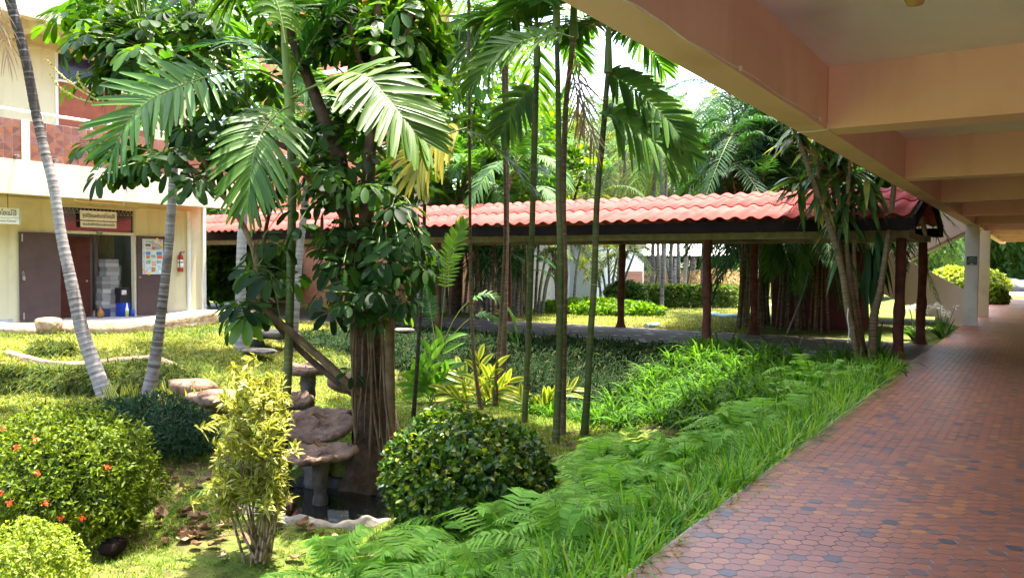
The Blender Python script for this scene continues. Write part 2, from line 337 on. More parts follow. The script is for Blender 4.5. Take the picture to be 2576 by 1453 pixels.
mb.add(np.stack([GX, GY, GZ], -1).reshape(-1, 3), np.stack([idx[:-1, :-1], idx[1:, :-1], idx[1:, 1:], idx[:-1, 1:]], -1).reshape(-1, 4), 0, SOIL.ravel())
m, t, b = new_mat('garden_soil_and_turf'); n1 = noise(t, .55, 7, dist=.8); n2 = noise(t, 9, 6)
r1 = ramp(t, [(.28, (.17, .115, .065)), (.40, (.11, .105, .035)), (.55, (.085, .13, .022)), (.72, (.15, .165, .035))]); t.links.new(n1.outputs['Fac'], r1.inputs[0])
r2 = ramp(t, [(.3, (.5, .5, .5)), (.7, (1.35, 1.3, 1.2))]); t.links.new(n2.outputs['Fac'], r2.inputs[0])
mx = t.nodes.new('ShaderNodeMix'); mx.data_type = 'RGBA'; mx.blend_type = 'MULTIPLY'; mx.inputs['Factor'].default_value = .9
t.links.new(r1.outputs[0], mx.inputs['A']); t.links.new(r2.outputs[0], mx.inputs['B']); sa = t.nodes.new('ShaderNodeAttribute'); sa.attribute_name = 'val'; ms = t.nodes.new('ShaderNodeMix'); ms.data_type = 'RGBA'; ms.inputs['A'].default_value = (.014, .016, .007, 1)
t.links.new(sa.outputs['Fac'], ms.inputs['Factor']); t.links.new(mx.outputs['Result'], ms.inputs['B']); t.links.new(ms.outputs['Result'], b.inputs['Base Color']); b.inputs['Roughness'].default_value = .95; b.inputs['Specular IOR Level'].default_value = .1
bump(t, b, noise(t, 26, 6).outputs['Fac'], .9, .03); M['ground'] = m
tag(mb.build('ground', M['ground']), kind='structure')

# ------------------------------------------------------------------ paving (hexagonal clay tiles on mortar)
def hex_field(mb, x0, x1, y0, y1, z, R, gap, fval, clip=True):
    dx, dy = 1.5 * R, math.sqrt(3) * R
    nx, ny = int((x1 - x0) / dx) + 1, int((y1 - y0) / dy) + 1
    I, J = np.meshgrid(np.arange(nx), np.arange(ny), indexing='ij')
    cx = (x0 + I * dx).ravel(); cyy = (y0 + J * dy + (I % 2) * dy / 2).ravel()
    a = np.arange(6) * np.pi / 3; r = R - gap / math.sqrt(3)
    hx = cx[:, None] + r * np.cos(a); hy = cyy[:, None] + r * np.sin(a)
    hx = np.clip(hx, x0, x1)
    hz = z + rng.normal(0, .0006, (len(cx), 1)) + np.zeros((1, 6))
    V = np.stack([hx, hy, hz], -1).reshape(-1, 3)
    mb.add(V, np.arange(len(cx) * 6).reshape(-1, 6), 0, fval(cx, cyy))
def corridor_val(x, y):
    n = len(x); v = rng.normal(.51, .075, n)
    k = rng.random(n); patch = np.sin(x * 5.1 + np.sin(y * 2.3) * 2) * np.sin(y * 3.7 + 1) + .6 * np.sin(x * 2 - y * 1.4)
    v = np.where(k < .04, rng.uniform(.02, .14, n), v); v = np.where((k > .04) & (k < .13), rng.uniform(.2, .36, n), v)
    v = np.where((k > .84) & (patch > -.2), rng.uniform(.74, .95, n), v)
    edge = x < -1.45
    v = np.where(edge & (k > .5), v + .04, v)
    return np.clip(v, .01, .99)
mb = MB(); hex_field(mb, -1.735, 2.8, 2.0, 46.0, 0.0, .055, .006, corridor_val)
M['tiles'] = mat_val('clay_tiles', [(.05, (.11, .088, .09)), (.22, (.19, .12, .10)), (.36, (.27, .12, .08)), (.52, (.36, .135, .078)), (.68, (.40, .155, .078)), (.92, (.46, .19, .07))], .36, .32, 22, .10, .22, .003)
tag(mb.build('corridor_tiles', M['tiles'], smooth=False), kind='structure')
mb = MB(); box(mb, -1.75, 4.6, -10, 46.2, -.45, -.004)
M['grout'] = mat_noise('mortar', (.34, .29, .25), (.48, .43, .38), .9, .8, 60, .3, .003, c3=(.12, .10, .09), s3=.8)
tag(mb.build('corridor_floor', M['grout']), kind='structure')
def walk_val(x, y):
    n = len(x); v = rng.normal(.32, .07, n); k = rng.random(n)
    pale = (k < .085 * np.exp(-((x + 6.3) / 2.6) ** 2) + .03) & (x < -2.0)
    return np.clip(np.where(pale, rng.uniform(.85, .98, n), v), .02, .99)
mb = MB(); hex_field(mb, -27.5, -1.78, 15.08, 18.45, -.012, .10, .008, walk_val)
M['walktiles'] = mat_val('grey_hex_tiles', [(.1, (.10, .088, .082)), (.4, (.17, .15, .14)), (.6, (.24, .22, .2)), (.9, (.52, .50, .46))], .7, .3, 18, .12, .3, .003)
tag(mb.build('covered_path_tiles', M['walktiles'], smooth=False), kind='structure')
mb = MB(); box(mb, -28, -1.755, 15.0, 18.6, -.4, -.018)
M['kerb'] = mat_noise('path_concrete', (.20, .16, .13), (.30, .25, .20), 3, .9, 40, .4, .006, c3=(.14, .11, .09), s3=5)
tag(mb.build('covered_path', M['kerb']), kind='structure')
mb = MB(); box(mb, -24, -18.75, -8, 14.42, -.3, .10)
tag(mb.build('classroom_floor', M['grey']), kind='structure')
# far parking lot and lane
mb = MB(); mb.add([(-45, 40.5, -.90), (-7, 40.5, -.90), (-7, 52, -.90), (-45, 52, -.90)], [[0, 1, 2, 3]])
mb.add([(-12, 52, -.02), (14, 52, -.02), (14, 60, -.02), (-12, 60, -.02)], [[0, 1, 2, 3]])
M['dust'] = mat_noise('dusty_gravel', (.42, .36, .28), (.58, .52, .42), 1.5, .95, 30, .5, .02)
tag(mb.build('gravel_lane', M['dust']), kind='structure')

# ------------------------------------------------------------------ corridor building (right)
cb = thing('corridor_building', (1.4, 20, 0), 'salmon concrete building overhead, its beams and pale ceiling covering the tiled corridor', 'building')
YB = -3.2                                                      # the corridor is open behind the camera
mb = MB(); box(mb, -1.49, 4.7, YB, 46.4, 3.22, 3.40); mb.build('ceiling', M['ceil'], cb, False)
mb = MB()
def edge_beam(y0, y1): 
    hexa(mb, [(-1.72, y0, 2.71), (-1.49, y0, 2.71), (-1.49, y1, 2.71), (-1.72, y1, 2.71), (-1.72, y0, 3.40), (-1.49, y0, 3.40), (-1.49, y1, 3.40), (-1.72, y1, 3.40)], [1, 0, 0, 0, 0, 0])
edge_beam(YB, 46.4); mb.build('edge_beam', [M['beam'], M['soffit']], cb, False)
BY = [-2.0 + 4.43 * k for k in range(11)]
BY = [y + .05 for y in BY]
for y in BY:
    mb = MB(); hexa(mb, [(-1.487, y, 2.713), (4.6, y, 2.713), (4.6, y + .37, 2.713), (-1.487, y + .37, 2.713), (-1.487, y, 3.219), (4.6, y, 3.219), (4.6, y + .37, 3.219), (-1.487, y + .37, 3.219)], [1, 0, 0, 0, 0, 0])
    mb.build('cross_beam', [M['beam'], M['soffit']], cb, False)
for y, x0, x1 in ((24.62, -1.72, -1.40), (29.0, -1.70, -1.35), (37.8, 4.2, 4.55)):
    mb = MB(); box(mb, x0, x1, y, y + .40, 0, 2.709); mb.build('column', M['white'], cb, False)
mb = MB(); box(mb, 4.6, 4.8, YB, 46.4, -.2, 3.219); mb.build('wall', M['pinkwall'], cb, False)
mb = MB(); box(mb, -1.72, -1.56, YB, 46.4, 3.402, 4.4); mb.build('parapet', M['cream'], cb, False)
mb = MB(); box(mb, -.1, .1, YB, 46.4, 3.402, 6.85); mb.build('upper_wall', M['yellow'], cb, False)
mb = MB(); box(mb, -3.62, 6.2, YB - 1, 18.9, 6.86, 7.35); box(mb, -1.9, 6.2, 18.9, 47.4, 6.86, 7.35); mb.build('roof', M['cream'], cb, False)  # unseen eave, overhang shaped to place the shadow edge, cut back farther on for light
# thin cable stapled along the edge beam
mb = MB(); cp = [atx(px, py, -1.484) for px, py in [(1570, 0), (1640, 37), (1700, 82), (1780, 130), (1862, 173), (1950, 232), (2020, 275), (2062, 299)]]
cp = spline(cp, 30); cp[:, 2] += .004 * np.sin(np.arange(30) * 1.1); tube(mb, cp, .004, 5)
q = [(-1.484, BY[2] - .03, cp[-1][2]), (-1.484, BY[2] - .03, 2.72), (-1.50, BY[2] - .02, 2.703), (-1.726, BY[2] - .0, 2.703)]
tube(mb, spline(q, 14), .004, 5)
cab = tag(mb.build('cable', M['white']), 'thin white cable stapled along the salmon edge beam above the corridor', 'cable')
for px, py in [(1862, 173), (2062, 299)]:
    mb = MB(); p = atx(px, py, -1.486); box(mb, p[0] - .004, p[0] + .010, p[1] - .012, p[1] + .012, p[2] - .012, p[2] + .012); c = mb.build('cable_clip', M['white'], cab, False)
# ceiling lamp at the top edge of the frame
p = at(2303, -21, 1.0); p = CAM + (p - CAM) * (3.20 - EYE) / (p[2] - EYE)
lp = thing('ceiling_lamp', p, 'small round ceiling lamp under the pale corridor ceiling', 'lamp')
mb = MB(); lathe(mb, p, [(.0, .02), (.09, .02), (.09, -.01), (.05, -.015)], 20); mb.build('base', M['white'], lp)
mb = MB(); lathe(mb, p, [(.05, -.015), (.06, -.04), (.045, -.075), (.0, -.085)], 20); mb.build('lamp_globe', mat_flat('amber_glass', (.5, .33, .1), .25), lp)

# ------------------------------------------------------------------ writing
def text(s, size, mat, parent, O, U, Vv, width=None, depthv=.002, name='lettering', align='LEFT', bold=0.0):
    """letters laid from O along U (reading direction) and Vv (up)"""
    cu_ = bpy.data.curves.new('txt', 'FONT'); cu_.body = s; cu_.size = size; cu_.resolution_u = 3; cu_.extrude = depthv; cu_.align_x = align; cu_.offset = bold
    o = bpy.data.objects.new('txt', cu_); COL.objects.link(o); dg = bpy.context.evaluated_depsgraph_get()
    me = bpy.data.meshes.new_from_object(o.evaluated_get(dg)); bpy.data.objects.remove(o); bpy.data.curves.remove(cu_)
    n = len(me.vertices); V = np.zeros(n * 3, np.float32); me.vertices.foreach_get('co', V); V = V.reshape(-1, 3).astype(float)
    if n == 0: return None
    if width: k = width / max(1e-6, V[:, 0].max() - V[:, 0].min()); V[:, 0] = (V[:, 0] - V[:, 0].min()) * k
    U, Vv = np.asarray(U, float), np.asarray(Vv, float); W_ = np.cross(U, Vv)
    P = np.asarray(O) + V[:, :1] * U + V[:, 1:2] * Vv + V[:, 2:3] * W_
    if parent is not None: P = P - parent_loc(parent)
    me.vertices.foreach_set('co', P.ravel().astype(np.float32)); me.update(); me.materials.clear(); me.materials.append(mat); me.name = name
    ob = bpy.data.objects.new(name, me); COL.objects.link(ob)
    if parent is not None: ob.parent = parent; CH.setdefault(parent, []).append(ob)
    return ob
M['ink'] = mat_flat('navy_ink', (.03, .03, .12), .5); M['inkblack'] = mat_flat('black_ink', (.03, .03, .03), .5)
M['signwhite'] = mat_flat('sign_white', (.88, .86, .83), .45); M['signgreen'] = mat_flat('sign_green', (.012, .06, .04), .4)
M['signtext'] = mat_flat('sign_pale_lettering', (.7, .75, .7), .5)

# sign on the corridor column
p0 = aty(2432, 645, 24.615); p1 = aty(2458, 666, 24.615)
sg = thing('direction_sign', (p0[0], 24.6, p1[2]), 'small dark green sign with pale lettering on the white corridor column', 'sign')
mb = MB(); box(mb, p0[0], p1[0], 24.595, 24.617, p1[2], p0[2]); mb.build('panel', M['signgreen'], sg, False)
mb = MB(); bx0, bx1, bz0, bz1 = p0[0], p1[0], p1[2], p0[2]
for a in ((bx0 - .012, bx1 + .012, bz1, bz1 + .012), (bx0 - .012, bx1 + .012, bz0 - .012, bz0), (bx0 - .012, bx0, bz0, bz1), (bx1, bx1 + .012, bz0, bz1)): box(mb, a[0], a[1], 24.59, 24.617, a[2], a[3])
mb.build('frame', M['steel'], sg, False)
wd = bx1 - bx0; hg = bz1 - bz0
for s, zz, wf, sz in (('ห้องปฏิบัติการ', .70, .62, .2), ('ชั้น2ห้องเรียน201', .47, .8, .14), ('ชั้น1สำนักงาน101', .25, .8, .14)):
    text(s, hg * sz, M['signtext'], sg, (bx0 + wd * (1 - wf) / 2, 24.593, bz0 + hg * zz), (1, 0, 0), (0, 0, 1), wd * wf)
mb = MB(); box(mb, bx0 + wd * .35, bx0 + wd * .65, 24.590, 24.594, bz0 + hg * .08, bz0 + hg * .15); mb.build('arrow', M['signtext'], sg, False)

# ------------------------------------------------------------------ covered walk
cw = thing('covered_walkway', (-14, 16.75, 0), 'long covered walkway with pink red corrugated roof on dark log posts across the courtyard', 'walkway')
EY0, EY1, RY = 14.55, 18.95, 16.75; EZ, RZ = 2.405, 3.03; XR, XL = -1.80, -27.5
def roof_side(y_e, nm):
    mb = MB(); pitch = .295
    xs_ = np.arange(XL, XR + .001, pitch / 12)
    ph = 2 * np.pi * xs_ / pitch; prof = .026 * np.sign(np.cos(ph)) * np.abs(np.cos(ph)) ** .8
    rows = [(0, .53), (.51, 1.0)]
    for k, (a, c) in enumerate(rows):
        V = []
        for u, lift in ((a, .022), (c, -.004)):
            y = y_e + (RY - y_e) * u; z = EZ + (RZ - EZ) * u + .03
            V.append(np.stack([xs_, np.full_like(xs_, y), z + lift + prof], -1))
        n = len(xs_); top = np.concatenate(V); bot = top - [0, 0, .012]
        i = np.arange(n - 1)
        mb.add(np.concatenate([top, bot]), np.concatenate([np.stack([i, i + 1, n + i + 1, n + i], -1), np.stack([2 * n + i, 3 * n + i, 3 * n + i + 1, 2 * n + i + 1], -1), np.stack([i, 2 * n + i, 2 * n + i + 1, i + 1], -1)]))
        for e in (0, n - 1): mb.add([top[e], top[n + e], bot[n + e], bot[e]], [[0, 1, 2, 3]])
    return mb.build(nm, M['tile_roof'], cw, True)
roof_side(EY0, 'roof'); roof_side(EY1, 'roof')
mb = MB(); pitch = .295; xs_ = np.arange(XL, XR + .001, pitch / 10); aa = np.linspace(-1, 1, 7)
prof = .026 * np.cos(2 * np.pi * xs_ / pitch)
V = np.stack([np.broadcast_to(xs_[:, None], (len(xs_), 7)), RY + .19 * np.broadcast_to(aa, (len(xs_), 7)), RZ + .065 + prof[:, None] - .075 * aa[None] ** 2 + .0 * prof[:, None]], -1)
ii = np.arange((len(xs_) - 1))[:, None] * 7 + np.arange(6)[None]; mb.add(V.reshape(-1, 3), np.stack([ii, ii + 7, ii + 8, ii + 1], -1).reshape(-1, 4)); mb.build('ridge_cap', M['tile_roof'], cw)
for y in (EY0 + .03, EY1 - .07):
    mb = MB(); box(mb, XL + .05, XR + .08, y, y + .04, 2.195, 2.385); mb.build('eave_board', M['fascia'], cw, False)
for s in (1, -1):                                              # barge boards at the corridor end
    ye = RY - s * 2.23; mb = MB(); d = .2
    x0, x1 = XR + .03, XR + .075
    hexa(mb, [(x0, ye, EZ - d), (x1, ye, EZ - d), (x1, RY, RZ - d + .02), (x0, RY, RZ - d + .02), (x0, ye, EZ + .03), (x1, ye, EZ + .03), (x1, RY, RZ + .05), (x0, RY, RZ + .05)]); mb.build('barge_board', M['fascia'], cw, False)
mb = MB(); box(mb, XL, XR - .1, 15.24, 15.36, 2.08, 2.21); mb.build('beam', M['timber'], cw, False)
mb = MB(); box(mb, XL, XR - .1, 18.34, 18.46, 2.08, 2.21); mb.build('beam', M['timber'], cw, False)
px_ = [-2.04, -5.5, -8.85, -12.3, -15.7, -19.1, -22.5]
for x in px_:
    mb = MB(); box(mb, x - .05, x + .05, 15.365, 18.335, 2.09, 2.20)
    for s in (-1, 1):
        y0, y1 = RY + s * 2.1, RY + s * .05
        hexa(mb, [(x - .035, y0, 2.215), (x + .035, y0, 2.215), (x + .035, y1, RZ - .13), (x - .035, y1, RZ - .13), (x - .035, y0, 2.33), (x + .035, y0, 2.33), (x + .035, y1, RZ - .03), (x - .035, y1, RZ - .03)])
    box(mb, x - .04, x + .04, RY - .045, RY + .045, 2.205, RZ - .14)
    mb.build('roof_truss', M['timber'], cw, False)
for x in px_:
    for y, r in ((15.3, .085), (18.4, .085)):
        mb = MB(); zz = np.linspace(-.02, 2.078, 22)
        wx = .009 * np.sin(zz * 2.3 + x) + .004 * np.sin(zz * 9 + x * 3); wy = .008 * np.sin(zz * 3.1 + y + x)
        rr = r * (1 + .06 * np.sin(zz * 6 + x)) + .05 * np.exp(-zz / .10) + np.where(np.abs(zz - 1.0 - .2 * math.sin(x)) < .08, .012, 0)
        tube(mb, np.stack([x + wx, y + wy, zz], -1), rr, 12, 0, .5, True, .02); mb.build('post', M['postwood'], cw)

# ------------------------------------------------------------------ classroom building (left)
lb = thing('classroom_building', (-20, 6, 0), 'two storey cream classroom building with zigzag red tile balcony panels and open brown doors', 'building')
XW, XF = -20.2, -18.3
DY0, DY1, DZ, TZ = 10.29, 12.22, 2.25, 2.90
mb = MB()
box(mb, XW - .2, XW, -8, DY0 - .06, .1, 3.35); box(mb, XW - .2, XW, DY1 + .05, 14.30, .1, 3.35); box(mb, XW - .2, XW, DY0 - .06, DY1 + .05, TZ + .05, 3.35)
mb.build('wall', M['yellow'], lb, False)
mb = MB(); box(mb, XW + .002, XW + .05, -8, DY0 - .2, 3.0, 3.06); box(mb, XW + .002, XW + .05, DY1 + .1, 14.2, 2.955, 3.0); mb.build('moulding', M['yellow'], lb, False)
mb = MB(); box(mb, XW + .003, XW + .015, -8, DY0 - 1.1, .1, .2); box(mb, XW + .003, XW + .015, 13.2, 14.25, .1, .2); mb.build('skirting', M['grey'], lb, False)
mb = MB(); box(mb, XF - .25, XF, -8, 14.42, 3.0, 3.73); mb.build('fascia_beam', M['cream'], lb, False)
mb = MB(); box(mb, XW - .2, XF - .252, -8, 14.4, 3.352, 3.60); mb.build('balcony_slab', M['cream'], lb, False)
for y in (1.2, 4.9, 8.64, 12.36):
    mb = MB(); box(mb, XF - .14, XF - .004, y - .085, y + .085, 3.731, 4.60); mb.build('parapet_post', M['cream'], lb, False)
# parapet panels of triangular glazed tiles
def tile_panel(y0, y1):
    mb = MB(); s = .175; nz = 5; h = (4.585 - 3.735) / nz; ny = max(1, round((y1 - y0) / s)); w_ = (y1 - y0) / ny
    x = XF - .02; box(mb, x - .10, x, y0, y1, 3.733, 4.59, 1)
    for i in range(ny):
        for j in range(nz):
            a, c, z0, z1 = y0 + i * w_ + .004, y0 + (i + 1) * w_ - .004, 3.735 + j * h + .004, 3.735 + (j + 1) * h - .004
            A, B, C_, D_ = (x + .006, a, z0), (x + .006, c, z0), (x + .006, c, z1), (x + .006, a, z1)
            e = .004
            if (i + (j // 1)) % 2 == 0: T_ = [[A, B, (x + .006, c, z1 - e)], [(x + .006, a, z0 + e), (x + .006, c - e, z1), D_]]
            else: T_ = [[A, B, (x + .006, a, z1 - e)], [(x + .006, c, z0 + e), C_, (x + .006, a + e, z1)]]
            for tt in T_: mb.add(tt, [[0, 1, 2]], 0, rng.uniform(0.05, .95))
    return mb.build('tile_panel', [M['ptile'], M['grout']], lb, False)
M['ptile'] = mat_val('glazed_red_tiles', [(.05, (.13, .045, .032)), (.35, (.21, .07, .038)), (.6, (.28, .09, .036)), (.8, (.20, .085, .07)), (.95, (.34, .13, .055))], .45, .3, 14, .12, .1)
for a, c in ((1.285, 4.815), (4.985, 8.555), (8.725, 12.275), (12.445, 14.40)): tile_panel(a, c)
mb = MB(); tube(mb, [(XF - .06, -8, 4.78), (XF - .06, 14.4, 4.78)], .035, 8)
for y in np.arange(-7.5, 14.4, 1.1): tube(mb, [(XF - .06, y, 4.59), (XF - .06, y, 4.77)], .025, 6)
mb.build('handrail', M['white'], lb)
for y in (5.4, 7.1, 8.42, 9.22, 11.0, 12.9):
    mb = MB(); tube(mb, [(XF - .02, y, 3.80), (XF + .16, y, 3.79)], .03, 8); mb.build('drain_spout', M['steel'], lb)
mb = MB(); box(mb, XW - .2, XW, -8, 10.22, 3.602, 7.0); box(mb, XW - .2, XW, 12.75, 14.4, 3.602, 7.0); box(mb, XW - .2, XW, 10.22, 12.75, 6.72, 7.0); box(mb, XW - 4, XW - .2, 14.2, 14.4, .1, 7.0); mb.build('upper_wall', M['yellow'], lb, False)
mb = MB(); box(mb, XW + .002, XW + .05, -8, 14.3, 6.64, 6.71); mb.build('upper_moulding', M['yellow'], lb, False)
mb = MB(); box(mb, XF - .25, XF, -8, 14.42, 6.82, 7.9); mb.build('roof_fascia', M['cream'], lb, False)
mb = MB(); box(mb, -24, XF - .252, -8, 14.4, 7.002, 7.2); mb.build('roof', M['cream'], lb, False)
for y in (2.1, 6.55, 9.0, 13.4):
    mb = MB(); box(mb, XW + .001, XF - .253, y, y + .22, 6.72, 7.0); mb.build('roof_beam', M['cream'], lb, False)
    mb = MB(); box(mb, XW + .001, XF - .253, y, y + .22, 3.12, 3.349); mb.build('floor_beam', M['cream'], lb, False)
# upper door with dark transom window
w0 = MB(); box(w0, XW - .05, XW + .03, 10.22, 10.29, 3.602, 6.70); box(w0, XW - .05, XW + .03, 12.68, 12.75, 3.602, 6.70); box(w0, XW - .05, XW + .03, 10.292, 12.678, 6.64, 6.70); box(w0, XW - .05, XW + .03, 10.292, 12.678, 5.96, 6.02)
w0.build('upper_frame', M['white'], lb, False)
mb = MB(); box(mb, XW - .10, XW - .02, 10.292, 12.678, 6.022, 6.638)
M['curtainglass'] = mat_noise('dark_curtained_glass', (.012, .014, .04), (.03, .03, .075), 3, .12, 10, .0); mb.build('transom_window', M['curtainglass'], lb, False)
for a, c in ((10.295, 11.47), (11.485, 12.675)):
    mb = MB(); box(mb, XW - .06, XW - .01, a, c, 3.605, 5.955); mb.build('upper_door', M['reddoor'], lb, False)
# ground floor doorway: frame, transom, room behind
mb = MB(); box(mb, XW - .1, XW + .03, DY0 - .06, DY0, .1, TZ); box(mb, XW - .1, XW + .03, DY1, DY1 + .05, .1, TZ); box(mb, XW - .1, XW + .03, DY0 + .001, DY1 - .001, DZ, DZ + .07); box(mb, XW - .1, XW + .03, DY0 - .06, DY1 + .05, TZ + .001, TZ + .06)
mb.build('door_frame', mat_flat('cream_frame', (.62, .54, .40), .5), lb, False)
mb = MB(); box(mb, XW - .06, XW - .04, DY0 + .001, DY1 - .001, DZ + .071, TZ - .001)
M['darkglass'] = mat_noise('dark_glass', (.02, .012, .012), (.05, .022, .02), 1.5, .08, 10, .0, spec=.8); tr = mb.build('transom', M['darkglass'], lb, False)
mb = MB()
for y in np.arange(DY0 + .05, DY1 - .05, .1): tube(mb, [(XW - .03, y, TZ - .01), (XW - .03, y + .05, TZ - .13)], .006, 4); tube(mb, [(XW - .03, y + .05, TZ - .13), (XW - .03, y + .1, TZ - .01)], .006, 4)
tube(mb, [(XW - .03, DY0, TZ - .13), (XW - .03, DY1, TZ - .13)], .006, 4)
mb.build('grille', M['steel'], tr)
mb = MB(); box(mb, XW - 3.6, XW - 3.5, 8, 14.1, .1, 3.3); box(mb, XW - 3.5, XW - .201, 8, 8.1, .1, 3.3); box(mb, XW - 3.5, XW - .201, 14.0, 14.1, .1, 3.3); mb.build('room_wall', mat_flat('room_paint', (.10, .13, .13), .8), lb, False)
mb = MB(); box(mb, XW - .62, XW - .58, 10.45, 11.35, .11, 2.2); dn = mb.build('inner_door', mat_noise('dark_red_wood', (.07, .012, .006), (.10, .02, .009), 4, .5, 50, .08), lb, False)
mb = MB(); rock(mb, (XW - .56, 11.26, 1.05), (.03, .03, .03), 3, icos=ICO2); mb.build('handle', M['steel'], dn)
mb = MB(); box(mb, XW - .62, XW - .58, 11.36, 11.42, .11, 2.6); box(mb, XW - .62, XW - .58, 11.50, 11.58, .11, 2.6); mb.build('inner_frame', M['brown'], lb, False)
# folded curtain
mb = MB(); yy = np.linspace(11.6, 12.2, 40); V = []
for z, sh_ in ((2.3, 0), (1.7, .12), (1.1, .38)): V.append(np.stack([XW - .9 + .03 * np.sin(yy * 60), 12.2 - (12.2 - yy) * (1 - sh_), np.full(40, z)], -1))
i = np.arange(39); V = np.concatenate(V); mb.add(V, np.concatenate([np.stack([i, i + 1, i + 41, i + 40], -1), np.stack([i + 40, i + 41, i + 81, i + 80], -1)])); mb.build('curtain', mat_flat('olive_curtain', (.13, .11, .05), .9), lb)
# door leaves opened flat against the wall
mb = MB(); box(mb, XW + .035, XW + .075, 9.33, DY0 - .02, .13, DZ); dl = mb.build('door', M['brown'], lb, False)
mb = MB(); box(mb, XW + .076, XW + .09, 9.37, 9.40, 2.02, 2.2); mb.build('bolt', M['steel'], dl, False); mb = MB(); box(mb, XW + .076, XW + .09, 9.39, 9.42, .17, .33); mb.build('bolt', M['steel'], dl, False)
mb = MB(); tube(mb, spline([(XW + .09, 9.385, 1.22), (XW + .095, 9.38, 1.28), (XW + .09, 9.40, 1.32), (XW + .09, 9.415, 1.26), (XW + .09, 9.41, 1.2)], 12), .006, 5); box(mb, XW + .08, XW + .11, 9.375, 9.435, 1.1, 1.2); mb.build('padlock', M['steel'], dl, False)
mb = MB(); box(mb, XW + .035, XW + .075, DY1 + .06, 13.14, .13, DZ); dr_ = mb.build('door', M['brown'], lb, False)
mb = MB(); lathe(mb, (XW + .09, DY1 + .12, 1.14), [(0, -.03), (.03, -.02), (.03, .02), (0, .03)], 10); mb.build('handle', mat_flat('copper_knob', (.5, .2, .08), .3), dr_)
# downpipe and corner pier
mb = MB(); tube(mb, [(XW + .07, 13.83, .1), (XW + .07, 13.83, 2.99)], .05, 10); mb.build('downpipe', M['white'], lb)
mb = MB(); box(mb, XW - .2, XW + .06, 14.302, 14.40, .1, 3.34); mb.build('corner_pier', M['white'], lb, False)

# signs and things on the left building
def plate(name, y0, y1, z0, z1, x, label, cat, mats, d=.02):
    o = thing(name, (x, y0, z0), label, cat); mb = MB(); box(mb, x, x + d, y0, y1, z0, z1); mb.build('panel', mats, o, False); return o
TH = 'ศูนย์วิจัยและพัฒนาลำไยแม่โจ้'
s1 = plate('office_sign', 10.77, 11.72, 2.60, 2.84, XW + .05, 'white office sign with navy Thai lettering, upper of two over the door', 'sign', M['signwhite'])
text(TH, .13, M['ink'], s1, (XW + .073, 10.83, 2.675), (0, 1, 0), (0, 0, 1), .83, .001, bold=.002)
s2 = plate('service_sign', 10.78, 11.71, 2.42, 2.575, XW + .05, 'narrow white sign with small Thai lettering, lower of two over the door', 'sign', M['signwhite'])
text('หน่วยบริการให้คำปรึกษาและจัดการสวนลำไย', .09, M['ink'], s2, (XW + .073, 10.83, 2.47), (0, 1, 0), (0, 0, 1), .83, .001, bold=.001)
s3 = plate('room_number_plate', 11.20, 11.34, 2.262, 2.345, XW + .034, 'small green plate reading 107 on the door frame', 'plate', mat_flat('plate_green', (.02, .09, .03), .4))
text('107', .075, M['signtext'], s3, (XW + .057, 11.215, 2.28), (0, 1, 0), (0, 0, 1), .11, .001)
s4 = plate('striped_sign', 10.63, 11.93, 3.05, 3.20, XW + .055, 'long white board with a green and an orange stripe under the balcony', 'sign', M['signwhite'])
for nm, z, c in (('stripe', 3.115, (.02, .12, .05)), ('stripe', 3.075, (.75, .28, .02))):
    mb = MB(); box(mb, XW + .0755, XW + .078, 10.67, 11.89, z, z + .028); mb.build(nm, mat_flat('stripe_paint', c, .4), s4, False)
# sign hanging from the balcony, seen on its left end at the picture edge
a0 = atx(-60, 532, -19.2); a1 = atx(47, 565, -19.2)
s5 = thing('hanging_sign', (-19.2, a1[1], a1[2]), 'white hanging sign with Thai and English lettering on two thin rods', 'sign')
y1_ = a1[1]; y0_ = y1_ - 1.35; z0_, z1_ = a1[2] + .01, a1[2] + .36
mb = MB(); box(mb, -19.24, -19.17, y0_, y1_, z0_, z1_); mb.build('panel', M['signwhite'], s5, False)
mb = MB(); box(mb, -19.26, -19.15, y1_ + .001, y1_ + .02, z0_ - .01, z1_ + .01); mb.build('end_cap', mat_flat('sign_end_grey', (.45, .5, .52), .4), s5, False)
for dy in (.22, .36 + .25, 1.1):
    mb = MB(); tube(mb, [(-19.2, y1_ - dy, z1_), (-19.2, y1_ - dy, 3.35)], .009, 5); mb.build('rod', mat_flat('rusty_rod', (.2, .11, .05), .7), s5)
text(TH, .15, M['inkblack'], s5, (-19.167, y0_ + .06, z0_ + .19), (0, 1, 0), (0, 0, 1), 1.23, .001, bold=.002)
text('Longan Research and Development Center', .07, M['inkblack'], s5, (-19.167, y0_ + .06, z0_ + .04), (0, 1, 0), (0, 0, 1), 1.23, .001)
mb = MB(); box(mb, -19.169, -19.166, y0_, y1_, z0_ + .125, z0_ + .135); mb.build('green_line', mat_flat('green_line_paint', (.25, .4, .05), .5), s5, False)
